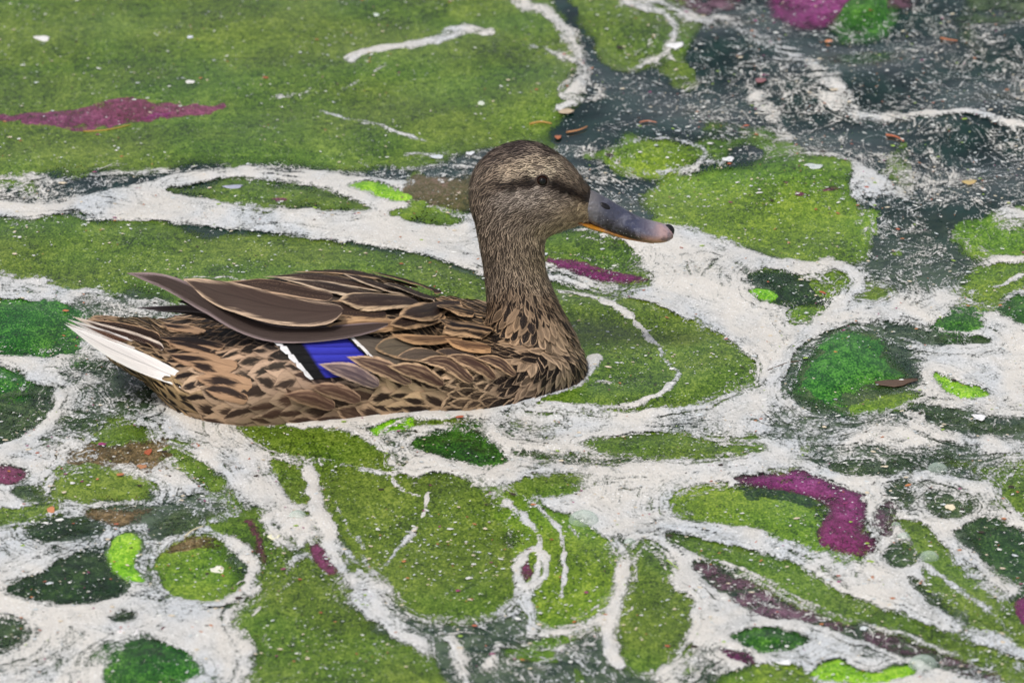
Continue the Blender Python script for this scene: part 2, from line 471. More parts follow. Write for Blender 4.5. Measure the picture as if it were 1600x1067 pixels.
# ------------------------------------------------------------------ algae mats: (material, height mm, outline in photo pixels, label)
MATS = [
 ('olive', .8, [(-90,-90),(770,-90),(850,20),(890,60),(902,110),(896,160),(850,200),(780,222),(715,240),(690,252),(600,260),(520,268),(430,258),(300,258),(200,266),(100,270),(-90,272)],
  'broad olive green algae mat with a purple strip lying across it'),
 ('olive', .9, [(575,120),(620,95),(690,75),(760,66),(830,75),(880,92),(893,115),(885,150),(850,180),(800,198),(720,205),(640,195),(570,180),(530,160),(545,140)],
  'oval olive algae mat ringed by thin white foam behind the duck'),
 ('olive', .8, [(870,-90),(930,40),(960,90),(1000,95),(1040,75),(1050,50),(1035,30),(1000,15),(975,0),(960,-90)],
  'olive algae lobe edged by foam beside the dark open water'),
 ('yellow', 1.2, [(965,235),(1000,227),(1060,235),(1095,248),(1080,262),(1030,266),(985,255)],
  'small green algae islet in dark water above the duck bill'),
 ('yellow', 1.2, [(1015,310),(1040,285),(1090,270),(1160,262),(1240,256),(1300,255),(1330,268),(1322,300),(1345,340),(1345,385),(1335,405),(1290,412),(1240,400),(1190,378),(1150,360),(1110,350),(1060,352),(1025,335)],
  'large bright green algae mat just in front of the duck bill'),
 ('olive', 1.2, [(838,372),(900,366),(950,375),(985,390),(990,408),(960,418),(900,410),(845,403)],
  'green algae patch below the duck bill with a purple lower edge'),
 ('purple', 1.9, [(852,401),(900,408),(950,418),(1005,435),(960,440),(910,430),(870,415)],
  'purple sliver of scum along the green patch below the bill'),
 ('olive', .9, [(-90,352),(60,343),(150,347),(250,360),(350,372),(450,378),(550,390),(640,408),(720,430),(775,450),(800,500),(780,540),(650,540),(400,520),(290,474),(220,464),(190,457),(100,446),(40,432),(-90,432)],
  'long green algae mat passing behind the duck back'),
 ('olive', 1.0, [(850,440),(930,458),(1000,478),(1070,503),(1130,533),(1180,563),(1178,590),(1130,610),(1080,632),(1000,641),(900,641),(830,634),(800,610),(860,540)],
  'green crescent of algae wrapped round the duck breast'),
 ('dark', 1.0, [(1172,440),(1200,426),(1240,432),(1270,450),(1292,475),(1260,482),(1225,475),(1195,460)],
  'dark green weed blotch set in cream foam'),
 ('lime', 1.4, [(1176,458),(1200,460),(1220,470),(1205,475),(1185,468)], 'lime sliver below the dark weed blotch'),
 ('yellow', 1.4, [(1262,448),(1290,446),(1300,456),(1275,460)], 'yellow green fleck beside the dark weed blotch'),
 ('yellow', 1.4, [(1290,432),(1310,430),(1328,440),(1312,446)], 'yellow green fleck near the thin foam neck'),
 ('yellow', 1.4, [(1240,492),(1265,482),(1292,488),(1272,500),(1250,501)], 'bright green fleck under the dark weed blotch'),
 ('olive', 1.2, [(1336,462),(1355,450),(1385,460),(1360,470)], 'small olive fleck at the junction of foam streams'),
 ('murky', .7, [(1232,612),(1262,548),(1330,516),(1375,530),(1430,575),(1440,600),(1380,625),(1320,645),(1262,645)],
  'murky fringe of weed round the emerald hump'),
 ('emerald', 2.2, [(1252,592),(1277,556),(1320,534),(1360,542),(1400,567),(1420,590),(1390,605),(1360,613),(1330,628),(1290,638),(1257,618)],
  'emerald green hump of filament algae beside a brown leaf'),
 ('yellow', 1.4, [(1325,634),(1370,624),(1430,614),(1435,622),(1400,632),(1340,645)], 'thin olive strip under the brown leaf'),
 ('lime', 2.0, [(1460,585),(1480,588),(1500,600),(1530,608),(1541,618),(1510,622),(1485,611)], 'bright lime weed scrap on pale foam'),
 ('emerald', 1.8, [(1458,507),(1485,492),(1515,489),(1536,513),(1510,521),(1470,518)], 'small emerald islet inside a foam swirl'),
 ('murky', .7, [(1375,505),(1420,512),(1470,522),(1530,528),(1545,540),(1480,542),(1410,530)], 'dark weedy arc below the small emerald islet'),
 ('yellow', 1.1, [(1545,382),(1580,365),(1690,355),(1690,397),(1570,394)], 'green algae tongue edged by foam near the dark water'),
 ('yellow', 1.1, [(1510,442),(1545,415),(1600,408),(1690,410),(1690,440),(1590,450),(1560,475),(1530,466)], 'green algae mat split from the next by a foam stripe'),
 ('emerald', 1.1, [(1562,487),(1600,465),(1690,460),(1690,512),(1600,509)], 'deep green algae mat under the foam stripe'),
 ('olive', 1.0, [(912,690),(960,682),(1040,684),(1120,690),(1192,700),(1180,713),(1100,721),(1020,719),(950,709)], 'long flat green patch between two foam streams'),
 ('murky', .8, [(805,702),(880,705),(960,713),(1020,722),(960,728),(870,724),(820,715)], 'murky green streak in foam under the duck breast'),
 ('emerald', 1.4, [(642,698),(665,685),(710,675),(745,671),(762,685),(797,712),(790,726),(760,733),(720,722),(670,708)], 'emerald weed patch in white foam under the duck flank'),
 ('lime', 1.4, [(585,682),(602,660),(640,655),(650,662),(625,676)], 'lime weed tuft at the duck waterline'),
 ('olive', 1.4, [(632,664),(680,648),(722,650),(700,664),(660,668)], 'olive scrap of weed beside the lime tuft'),
 ('olive', 1.0, [(380,668),(430,664),(500,670),(560,685),(590,705),(602,723),(560,723),(500,716),(440,706),(400,690)], 'olive algae mat under the duck tail'),
 ('olive', .9, [(500,730),(545,721),(600,727),(640,745),(680,738),(730,752),(770,780),(795,830),(805,880),(800,930),(760,955),(700,968),(640,955),(600,905),(560,870),(520,830),(497,780)],
  'large olive algae mat veined with thin white foam lines'),
 ('olive', 1.0, [(422,722),(455,730),(480,745),(490,770),(472,792),(445,765)], 'olive wedge of algae beside a foam vein'),
 ('olive', .9, [(372,965),(400,932),(440,905),(470,880),(500,875),(525,905),(545,945),(590,985),(640,1010),(665,1040),(700,1150),(370,1150),(400,1040),(392,1000)],
  'olive algae mat dotted with purple flecks'),
 ('yellow', 1.0, [(790,778),(850,795),(920,825),(958,868),(966,908),(950,945),(900,970),(860,976),(830,950),(808,900)], 'yellow green algae mat crossed by upright foam veins'),
 ('olive', 1.0, [(798,762),(840,745),(890,742),(906,755),(900,773),(850,781),(808,776)], 'small olive oval between foam streams'),
 ('olive', 1.0, [(1000,848),(1030,865),(1055,890),(1050,910),(1077,935),(1082,965),(1062,1010),(1022,1046),(982,1046),(962,1000),(958,960),(985,920),(980,880)], 'rounded olive algae lobe narrowing to a neck at the top'),
 ('yellow', 1.1, [(1060,787),(1090,768),(1140,764),(1200,775),(1260,785),(1287,800),(1275,830),(1282,862),(1240,850),(1180,828),(1110,815),(1070,805)], 'green algae lens tucked under the purple arch'),
 ('dark', 1.5, [(1150,760),(1230,768),(1290,793),(1287,815),(1230,792),(1180,776)], 'dark green band under the purple arch'),
 ('purple', 2.0, [(1153,752),(1190,745),(1250,739),(1300,757),(1340,773),(1353,805),(1346,830),(1368,850),(1350,866),(1310,866),(1282,851),(1284,815),(1298,800),(1270,780),(1210,765)], 'large purple arch of scum bending over the green lens'),
 ('mauve', 1.2, [(1368,802),(1385,785),(1406,800),(1400,827),(1385,842),(1372,822)], 'small mauve blotch beside the purple arch'),
 ('olive', 1.0, [(1045,840),(1100,845),(1170,860),(1250,890),(1310,925),(1380,955),(1450,985),(1540,1020),(1620,1062),(1640,1120),(1560,1052),(1480,1012),(1400,987),(1320,970),(1230,930),(1150,890),(1090,870)], 'long diagonal green algae band between foam streams'),
 ('mauve', .7, [(1082,878),(1150,895),(1230,940),(1320,975),(1420,1000),(1500,1032),(1560,1055),(1540,1064),(1440,1030),(1340,1000),(1260,972),(1200,965),(1130,930)], 'mauve and murky weed trailing beneath the diagonal green band'),
 ('emerald', 1.2, [(1138,1000),(1165,988),(1210,985),(1256,997),(1240,1012),(1200,1022),(1160,1015)], 'emerald oval of weed near two purple scraps'),
 ('purple', 1.5, [(1120,1020),(1140,1022),(1162,1034),(1140,1032)], 'thin purple scrap by the emerald oval'),
 ('purple', 1.5, [(1145,1024),(1172,1026),(1176,1037),(1155,1036)], 'purple scrap beside another by the emerald oval'),
 ('yellow', 1.0, [(1115,1064),(1160,1042),(1210,1040),(1262,1055),(1280,1110),(1110,1110)], 'light green algae mat next to lime filaments'),
 ('lime', 1.2, [(1268,1052),(1310,1032),(1330,1045),(1370,1052),(1412,1038),(1427,1048),(1380,1066),(1300,1068)], 'lime filament tangle on pale foam'),
 ('olive', 1.0, [(1405,815),(1440,822),(1470,850),(1490,890),(1530,930),(1562,965),(1612,1012),(1560,985),(1500,950),(1450,910),(1438,870)], 'olive algae band tapering along a cream foam river'),
 ('murky', .8, [(1425,905),(1470,935),(1530,962),(1547,980),(1500,970),(1440,935)], 'murky strip beside the tapering olive band'),
 ('dark', 1.0, [(1492,832),(1530,816),(1580,822),(1620,840),(1690,935),(1620,937),(1580,905),(1540,880),(1505,852)], 'dark green weed bed across the cream foam river'),
 ('olive', 1.0, [(1565,758),(1620,750),(1690,760),(1690,830),(1610,815),(1580,790)], 'olive patch above the dark green weed bed'),
 ('purple', 1.5, [(1583,948),(1620,930),(1660,985),(1600,982)], 'purple patch at the end of the dark weed bed'),
 ('murky', .8, [(1438,762),(1480,768),(1522,795),(1500,812),(1455,806)], 'murky brown green blotch with a white flake on it'),
 ('murky', .8, [(1380,765),(1410,757),(1430,775),(1420,795),(1390,785)], 'murky blotch above the small mauve blotch'),
 ('murky', .8, [(1380,862),(1410,850),(1432,868),(1425,888),(1392,885)], 'speckled murky blotch below the small mauve blotch'),
 ('murky', .8, [(1300,728),(1350,720),(1390,728),(1380,742),(1330,744)], 'speckled dark blotch above the purple arch'),
 ('emerald', 1.8, [(-90,475),(30,471),(90,480),(122,502),(112,545),(70,556),(-90,552)], 'bright emerald weed clump touching the tail tip'),
 ('emerald', 1.5, [(-90,560),(20,575),(36,600),(20,622),(-90,640)], 'emerald weed lobe below the bright clump'),
 ('murky', .8, [(-90,602),(50,600),(92,625),(75,655),(40,682),(-90,702)], 'murky green weed patch rimmed by grey foam'),
 ('murky', .8, [(85,655),(110,650),(160,656),(155,668),(110,672)], 'murky green strip under the white tail'),
 ('murky', .9, [(115,565),(150,565),(185,580),(178,598),(140,590)], 'murky green smear beneath the white tail feathers'),
 ('murky', .9, [(172,590),(200,585),(225,612),(235,640),(205,640),(185,615)], 'murky green smear under the rump'),
 ('olive', 1.2, [(152,677),(190,665),(226,673),(230,688),(190,696),(160,691)], 'small olive tuft in grey foam behind the duck'),
 ('brown', 1.2, [(118,713),(150,702),(210,697),(252,711),(235,726),(190,729),(140,723)], 'brown orange scum patch behind the duck'),
 ('olive', 1.1, [(80,765),(105,735),(150,733),(190,742),(237,760),(230,780),(160,779),(100,776)], 'mixed green weed patch under the brown scum'),
 ('murky', 1.0, [(18,768),(45,756),(70,770),(65,786),(35,784)], 'little murky weed tuft by the mixed green patch'),
 ('olive', 1.0, [(-90,806),(40,792),(88,792),(60,808),(0,820),(-90,824)], 'flat olive strip with an orange crumb at its end'),
 ('dark', 1.2, [(38,832),(60,812),(110,804),(150,816),(157,832),(110,846),(60,850)], 'dark green weed oval above the larger weed oval'),
 ('brown', 1.0, [(138,797),(190,786),(247,791),(230,811),(190,819),(155,813)], 'brown scum patch among the weed ovals'),
 ('dark', 1.2, [(8,922),(60,895),(110,873),(155,868),(172,895),(200,915),(180,936),(120,947),(60,940)], 'large dark green weed oval beside the lime weed'),
 ('murky', 1.0, [(235,807),(270,796),(310,806),(317,822),(280,836),(240,842)], 'murky patch above the ringed algae disc'),
 ('yellow', 1.2, [(243,885),(270,860),(310,850),(355,860),(384,890),(370,920),(330,936),(285,931),(255,916)], 'round algae disc ringed by white foam'),
 ('brown', 1.7, [(262,862),(290,848),(330,845),(350,856),(320,864),(285,868)], 'brown crust along the rim of the ringed disc'),
 ('olive', 1.0, [(338,826),(375,808),(400,798),(406,825),(422,850),(446,868),(450,895),(425,918),(398,928),(412,890),(396,860),(365,840)], 'curved olive band bending round the ringed disc'),
 ('plum', 1.6, [(374,820),(392,813),(406,838),(418,870),(408,884),(398,855),(385,836)], 'plum streak on the curved olive band'),
 ('lime', 2.4, [(170,867),(184,841),(205,834),(218,850),(211,872),(214,893),(224,911),(200,907),(178,892)], 'vivid lime weed curl between the dark oval and the disc'),
 ('emerald', 1.2, [(160,1047),(190,1020),(230,1006),(280,1018),(307,1045),(285,1067),(250,1100),(180,1100)], 'emerald weed mound in broad cream foam'),
 ('olive', 1.0, [(262,706),(290,712),(322,730),(353,760),(338,771),(300,747),(275,728)], 'narrow olive strip slanting through foam behind the duck'),
 ('murky', 1.0, [(172,966),(200,954),(214,962),(190,973)], 'tiny murky tuft in broad cream foam'),
 ('murky', .9, [(-60,963),(25,966),(40,990),(20,1012),(-60,1017)], 'murky weed patch at the border of broad cream foam'),
 ('purple', 1.3, [(1208,14),(1230,-60),(1320,-60),(1332,8),(1310,30),(1270,46),(1230,38)], 'purple scum patch floating on dark open water'),
 ('emerald', 1.3, [(1310,22),(1340,5),(1375,12),(1378,30),(1330,40)], 'green tuft beside the purple patch on dark water'),
 ('mauve', 1.2, [(1370,-40),(1440,-40),(1424,14),(1390,16)], 'pale mauve smear beside the green tuft on dark water'),
 ('mauve', 1.1, [(1080,-40),(1160,-40),(1130,8),(1095,6)], 'faint mauve smear at the edge of dark water'),
 ('murky', .7, [(1470,-90),(1700,-90),(1700,70),(1600,45),(1540,30)], 'murky green weed drift on the dark water'),
 ('olive', 1.0, [(268,296),(320,285),(400,281),(470,289),(540,310),(580,331),(520,333),(440,329),(360,318),(300,306)], 'green lens in the foam band holding a purple spot'),
 ('plum', 1.6, [(408,302),(430,296),(458,300),(462,312),(440,320),(416,316)], 'purple spot on the green lens in the foam band'),
 ('lime', 2.0, [(545,291),(575,284),(610,292),(641,310),(610,314),(570,303)], 'bright lime leaf shape lying on the foam behind the neck'),
 ('yellow', 1.6, [(612,336),(650,325),(700,329),(724,340),(700,351),(660,349)], 'green patch in foam close behind the duck neck'),
 ('dusky', .9, [(622,300),(680,287),(735,291),(760,330),(700,323),(645,315)], 'dull plum and olive patch beside the duck nape'),
 ('plum', 1.8, [(-80,176),(0,176),(60,172),(120,168),(170,157),(240,158),(310,160),(365,164),(368,176),(340,184),(270,193),(190,202),(130,209),(70,202),(0,196),(-80,194)], 'long plum strip across the broad olive mat'),
 ('purple', 2.6, [(200,182),(240,173),(290,168),(270,186),(225,192)], 'vivid purple core of the long plum strip'),
 ('plum', 2.0, [(1198,306),(1260,303),(1312,297),(1290,311),(1250,317)], 'thin purple streak on the mat in front of the bill'),
 ('plum', 1.7, [(812,895),(823,874),(836,888),(830,908),(816,910)], 'plum spot inside a white foam lozenge'),
 ('plum', 1.5, [(480,858),(500,850),(525,868),(540,890),(520,902),(495,885)], 'plum crumbs on the foam vein beside the olive mats'),
 ('plum', 1.2, [(-30,735),(20,730),(45,742),(25,758),(-30,760)], 'reddish scum scrap near the little weed tuft'),
 ('murky', .7, [(1420,636),(1480,640),(1540,660),(1610,668),(1560,680),(1480,670)], 'dark weedy slick in bluish foam'),
]
POLY = [smooth_poly(m[2]) for m in MATS]
MATOBJ = []
for i, ((kind, hz, pts, label), poly) in enumerate(zip(MATS, POLY)):
    lo, hi = poly.min(0) - 58, poly.max(0) + 58
    c = [ground(a, b) for a in (lo[0], hi[0]) for b in (lo[1], hi[1])]
    x0, x1 = min(p.x for p in c), max(p.x for p in c)
    y0, y1 = min(p.y for p in c), max(p.y for p in c)
    st = max(.0016, min(.0045, math.sqrt((x1 - x0) * (y1 - y0)) / 60))
    gx, gy = np.arange(x0, x1 + st, st), np.arange(y0, y1 + st * 1.5, st * 1.5)
    X, Y = np.meshgrid(gx, gy)
    V = np.stack([X.ravel(), Y.ravel(), np.zeros(X.size)], 1)
    Q0 = project(V)
    Q = warp(warp(warp(Q0, 6.0, 70.0, 5), 5.5, 30.0, 90), 3.2, 10.0, 77)
    e = sdf(Q, poly)
    sf = 1 + (softfield(Q0) - 1) * min(1.0, float(np.ptp(poly, axis=0).max()) / 220) * (0 if kind in ('lime', 'purple', 'plum') else 1)
    e = np.where(e < 24, 24 - (24 - e) / sf, e)
    dens = 1 - .55 * sstep(.50, .72, fbm(Q0[:, 0] / 75, Q0[:, 1] / 40, 8, 4)) * (0 if kind in ('lime', 'purple', 'plum') else 1) * sstep(70, 15, e)
    dens = dens - .34 * sstep(.50, .70, fbm(Q0[:, 0] / 190, Q0[:, 1] / 42, 28, 4)) * (kind in ('olive', 'yellow'))
    up = sstep(-10, 10, e)
    rel = (fbm(V[:, 0] * 180, V[:, 1] * 130, i, 3) - .5) * (1.6 if kind in ('emerald', 'lime', 'dark') else .8)
    dome = sstep(0, 45, e) * (2.0 if kind in ('emerald', 'lime') else .6)
    V[:, 2] = ripple(V[:, 0], V[:, 1]) + .001 * (.15 + up * (hz * .35 + dome * sstep(0, 30, e) + rel * .5) + .003 * i)
    F = grid_faces(len(gx), len(gy))
    F = F[(e[F] > -44).all(1)]
    used = np.unique(F)
    remap = np.full(len(V), -1)
    remap[used] = np.arange(len(used))
    nm = {'purple': 'purple_scum_patch', 'plum': 'purple_scum_patch', 'mauve': 'purple_scum_patch', 'lime': 'lime_weed', 'brown': 'brown_scum_patch'}.get(kind, 'algae_mat')
    o = mesh_obj(nm, V[used], remap[F], ALG[kind], attrs={'edge': ('FLOAT', e[used]), 'dens': ('FLOAT', dens[used])})
    tag(o, label, {'purple_scum_patch': 'scum patch', 'lime_weed': 'weed', 'brown_scum_patch': 'scum patch'}.get(nm, 'algae mat'))
    MATOBJ.append(o)

# ------------------------------------------------------------------ foam: a cover field painted from outlines on the water plane
FOAM_BASE = [
 ([(-90,312),(0,312),(90,318),(160,300),(240,280),(300,268),(380,263),(470,266),(560,275),(640,283),(740,290),(790,330),(800,450),(740,427),(680,407),(600,390),(500,375),(400,365),(320,358),(230,352),(130,345),(60,345),(-90,357)], .97, 9),
 ([(800,400),(850,385),(900,365),(985,372),(1050,350),(1110,362),(1200,398),(1280,412),(1345,410),(1335,330),(1300,275),(1340,262),(1400,290),(1440,340),(1470,380),(1500,350),(1560,330),(1600,332),(1720,330),(1720,1200),(-120,1200),(-120,435),(60,432),(150,450),(230,470),(330,490),(500,560),(700,560),(860,500)], .97, 12),
]
FOAM_THIN = [   # (outline, cover, softness): where the foam breaks up over dark water
 ([(1350,330),(1430,300),(1500,330),(1560,330),(1540,380),(1500,440),(1440,455),(1370,445),(1340,410)], .50, 30),
 ([(1480,350),(1540,340),(1550,400),(1500,430)], .38, 20),
 ([(690,985),(780,965),(860,975),(960,985),(1010,1040),(990,1100),(680,1100)], .40, 22),
 ([(600,930),(680,955),(780,960),(760,1000),(690,1010),(640,985)], .52, 18),
 ([(1430,632),(1500,640),(1600,655),(1720,660),(1720,690),(1560,690),(1450,665)], .45, 16),
 ([(1200,640),(1300,650),(1420,640),(1400,668),(1300,690),(1200,690)], .62, 16),
 ([(1230,700),(1340,690),(1500,700),(1600,720),(1720,720),(1720,760),(1560,755),(1420,730),(1280,735)], .60, 18),
 ([(1390,750),(1500,760),(1580,800),(1560,830),(1480,815),(1400,800)], .66, 14),
 ([(120,470),(230,475),(330,490),(330,560),(200,520),(110,500)], .62, 18),
 ([(110,560),(220,590),(260,660),(180,665),(90,640)], .66, 18),
 ([(80,665),(160,670),(250,700),(230,735),(120,730),(60,700)], .70, 14),
 ([(240,780),(330,770),(420,790),(410,810),(300,815)], .62, 12),
 ([(1000,660),(1150,655),(1260,670),(1200,690),(1060,684)], .78, 12),
 ([(780,660),(830,655),(870,680),(840,700),(790,690)], .72, 14),
 ([(920,740),(1060,745),(1100,760),(1030,775),(940,765)], .74, 12),
 ([(1240,575),(1300,510),(1380,510),(1440,570),(1420,630),(1260,650)], .55, 14),
 ([(1170,430),(1260,428),(1300,470),(1270,488),(1180,470)], .6, 10),
 ([(60,1000),(180,985),(260,1000),(170,1040),(80,1060),(-40,1040)], .78, 16),
 ([(0,960),(60,960),(60,1010),(0,1015)], .6, 10),
 ([(1060,1030),(1110,1010),(1120,1067),(1060,1067)], .62, 14),
 ([(400,700),(470,705),(520,730),(480,745),(430,725)], .72, 10),
]
HOLE = {'murky': (.30, 9), 'mauve': (.30, 9), 'brown': (.28, 8), 'dark': (.12, 8), 'plum': (.2, 8)}
STROKES = [   # (polyline, half-width px, cover)
 ([(548,95),(575,82),(640,72),(700,57),(735,46)], 9, .95), ([(700,48),(735,44),(770,52)], 10, .85),
 ([(735,50),(790,68),(860,80),(905,95)], 8, .62), ([(765,-30),(810,5),(850,25),(890,55),(912,95),(908,130),(895,150)], 12, .62),
 ([(505,175),(560,190),(620,208),(668,224)], 4, .80), ([(512,155),(560,130),(600,108)], 8, .5), ([(430,155),(510,140),(560,115)], 10, .42),
 ([(960,-30),(985,10),(1040,28),(1053,55),(1036,85),(1000,98)], 7, .80), ([(985,0),(1060,18),(1110,45)], 16, .66),
 ([(868,150),(880,138),(910,132),(938,142),(930,158),(885,162),(868,150)], 8, .52), ([(870,175),(895,170)], 6, .8),
 ([(1425,180),(1470,184),(1520,185),(1570,197),(1650,206)], 6, .97), ([(1290,155),(1340,175),(1420,182)], 14, .62),
 ([(1130,30),(1170,60),(1230,85),(1270,110),(1310,150)], 20, .56), ([(1180,150),(1210,190),(1230,215)], 16, .55),
 ([(875,452),(920,464),(965,485),(1010,520),(1040,560),(1058,595),(1032,620),(980,638),(920,643),(850,638)], 5.5, .92),
 ([(665,770),(660,810),(640,840),(600,890)], 5, .82), ([(612,745),(622,765),(655,778)], 3.5, .75), ([(560,840),(575,880),(592,910)], 6, .8),
 ([(795,790),(822,815),(845,850),(838,905),(825,935),(825,965)], 6, .85), ([(830,790),(868,825),(882,870),(875,935)], 5, .82),
 ([(808,890),(828,862),(850,868),(853,895),(838,918),(815,918),(808,890)], 7, .95), ([(890,825),(905,850)], 3, .7),
 ([(972,885),(968,930),(955,970),(950,1000),(965,1040)], 10, .95), ([(482,735),(494,785),(505,825),(530,885),(590,960),(640,1000)], 9, .95),
 ([(1080,872),(1150,885),(1230,925),(1310,965)], 3, .8), ([(1445,885),(1500,925),(1560,975)], 5, .85),
 ([(255,855),(240,885),(250,915),(285,935),(335,940),(378,925),(392,890),(370,855)], 5, .88), ([(300,945),(370,938),(410,915)], 4, .7),
 ([(962,232),(1000,224),(1060,230),(1100,246),(1080,266)], 4, .75), ([(1030,268),(1090,262),(1130,258)], 5, .7), ([(1200,252),(1300,248),(1340,262)], 5, .75),
 ([(460,664),(540,660),(600,657),(690,648),(760,640),(830,628),(880,611),(917,590),(928,565)], 9, 1.1),
 ([(930,600),(945,602),(955,604)], 4, .8), ([(0,436),(50,440),(70,438)], 7, 1.0), ([(0,280),(80,285),(150,275),(260,268)], 8, .55), ([(20,300),(60,285)], 6, .6),
 ([(1560,448),(1600,432),(1700,425)], 5, .9), ([(1290,415),(1330,430),(1345,445),(1320,470),(1290,500),(1270,525)], 9, .95),
 ([(100,560),(60,575),(0,572)], 8, .85), ([(95,620),(80,660),(40,690),(0,715)], 9, .9), ([(-60,600),(30,595),(95,612)], 5, .7),
 ([(540,725),(600,738),(650,735)], 4, .8), ([(640,655),(590,690)], 4, .7), ([(760,255),(700,240),(660,245)], 8, .5), ([(560,250),(620,262),(700,272)], 8, .5),
 ([(640,240),(690,245)], 4, .8), ([(670,262),(735,268)], 4, .7), ([(290,440),(340,437),(380,442)], 3, .75), ([(1085,380),(1160,410),(1260,430)], 5, .9),
 ([(1120,855),(1170,870)], 3, .7), ([(820,935),(830,960),(830,990)], 9, .9), ([(850,990),(900,985),(930,975)], 9, .75), ([(700,1000),(720,1040),(730,1080)], 9, .85),
 ([(780,1010),(760,1050)], 8, .75), ([(880,1010),(860,1050)], 6, .7),
]
sx, sy = .0017, .0027
gx, gy = np.arange(-.52, .52, sx), np.arange(-.68, .98, sy)
X, Y = np.meshgrid(gx, gy)
V = np.stack([X.ravel(), Y.ravel(), np.zeros(X.size)], 1)
PX = project(V)
Q = warp(warp(warp(PX, 6.0, 70.0, 5), 5.5, 30.0, 90), 3.2, 10.0, 77)
SF = softfield(PX)
inside = sstep(-110, -60, PX[:, 0]) * sstep(1710, 1660, PX[:, 0]) * sstep(-110, -50, PX[:, 1]) * sstep(1180, 1120, PX[:, 1])
swirl = fbm(PX[:, 0] / 120, PX[:, 1] / 60, 5, 4)
cover = np.full(len(V), 0.0)
cover += .34 * sstep(860, 1000, PX[:, 0]) * sstep(340, 250, PX[:, 1])      # drifting crumbs over the open water
cover = np.maximum(cover, .44 * sstep(245, 270, PX[:, 1]) * sstep(350, 320, PX[:, 1]))
cover = np.maximum(cover, .40 * sstep(205, 240, PX[:, 1]) * sstep(300, 270, PX[:, 1]) * sstep(400, 560, PX[:, 0]))
swirl2 = fbm(PX[:, 0] / 55 + 2 * swirl, PX[:, 1] / 26 + 2 * swirl, 15, 4)
cover *= .45 + .6 * swirl + .55 * swirl2


def bb(poly, m):
    lo, hi = poly.min(0) - m, poly.max(0) + m
    return np.where((Q[:, 0] > lo[0]) & (Q[:, 0] < hi[0]) & (Q[:, 1] > lo[1]) & (Q[:, 1] < hi[1]))[0]


for pts, val, soft in FOAM_BASE:
    p = smooth_poly(pts)
    k = bb(p, 40)
    m = sstep(-soft, soft, sdf(Q[k], p))
    cover[k] = np.maximum(cover[k], m * (val - .16 * (swirl[k] < .40)))
for pts, val, soft in FOAM_THIN:
    p = smooth_poly(pts)
    k = bb(p, soft * 2)
    m = sstep(-soft, soft, sdf(Q[k], p))
    v = val + (swirl[k] - .5) * .55
    cover[k] = cover[k] * (1 - m) + np.minimum(cover[k], v) * m
flow = np.full(len(V), 260.0)
lift = np.zeros(len(V))
for (kind, hz, pts, label), poly in zip(MATS, POLY):
    val, soft = HOLE.get(kind, (.10, 12))
    k = bb(poly, 170)
    e = sdf(Q[k], poly)
    flow[k] = np.minimum(flow[k], np.abs(e))
    if kind in ('emerald', 'lime'):
        lift[k] = np.maximum(lift[k], sstep(-6, 30, e))
    sfk = SF[k]
    m = sstep(-soft * 1.1, soft * .9, e / sfk)
    vein = sstep(.60, .70, fbm(np.abs(e) / 8, PX[k][:, 0] / 110 + PX[k][:, 1] / 150, 19, 3)) * sstep(60, 20, np.abs(e)) * (0 if kind in ('lime', 'purple', 'emerald') else 1)
    cover[k] = cover[k] - .34 * vein * (e < 0) * (cover[k] > .4) * sstep(-60, -8, e)
    val = val + .42 * vein
    cover[k] = cover[k] * (1 - m) + np.minimum(cover[k], val + (swirl[k] - .5) * .3) * m
# clear water right around the purple-lined streaks is left to the strokes
fine = fbm(PX[:, 0] / 22, PX[:, 1] / 14, 61, 3)
fine2 = fbm(PX[:, 0] / 40, PX[:, 1] / 24, 67, 3)
for pts, hw, val in STROKES:
    val = val + (.14 if hw > 8.5 else .04)
    p = smooth_poly(pts, False)
    k = bb(p, hw * 3 + 20)
    S = np.array([1.0, 1.5])
    d = np.full(len(k), 1e9)
    for a in range(len(p) - 1):
        dd, _ = seg_dist(Q[k] * S, p[a] * S, p[a + 1] * S)
        d = np.minimum(d, dd)
    w = hw * (.35 + 1.1 * fine[k])
    m = sstep(w * 2.7, 0, d) * val * (.70 + .62 * fine2[k])
    cover[k] = np.maximum(cover[k], m)
cover = cover * inside + (1 - inside) * sstep(.42, .6, fbm(PX[:, 0] / 150, PX[:, 1] / 70, 21, 4))
thick = sstep(.35, .95, cover)
rel = fbm(V[:, 0] * 150, V[:, 1] * 100, 31, 4) - .5
V[:, 2] = ripple(V[:, 0], V[:, 1]) + .001 * (.75 + .9 * thick + rel * 1.3 * thick + 2.2 * lift)
F = grid_faces(len(gx), len(gy))
F = F[(cover[F] > .12).any(1)]
used = np.unique(F)
remap = np.full(len(V), -1)
remap[used] = np.arange(len(used))
foam = mesh_obj('scum_foam', V[used], remap[F], FOAM, attrs={'cover': ('FLOAT', cover[used]), 'flow': ('FLOAT', flow[used])})
tag(foam, 'cream white foam and scum drifting in streams over the pond', 'foam', kind='stuff')


# ================================================================== the duck
YAW = R(6.0)
BOW = ground(914, 577)
DF = Vector((math.cos(YAW), math.sin(YAW), 0))          # heading
DN = Vector((math.sin(YAW), -math.cos(YAW), 0))         # towards the near flank
DZ = Vector((0, 0, 1))
ORG = ground(560, 592)
ORG = BOW + DF * (ORG - BOW).dot(DF)                    # base of the duck, on its own centre line


def prof(px, py, d=0.0):
    """photo pixel -> point on the duck's length-wise plane, d metres towards the near side"""
    r = ray(px, py)
    t = ((BOW + DN * d) - CAM).dot(DN) / r.dot(DN)
    return CAM + r * t


def loc(p):
    q = p - BOW
    return q.dot(DF), q.dot(DN), q.z


def glob(s, d, z):
    return BOW + DF * s + DN * d + DZ * z


def lo2(px, py):
    s, d, z = loc(prof(px, py))
    return s, z


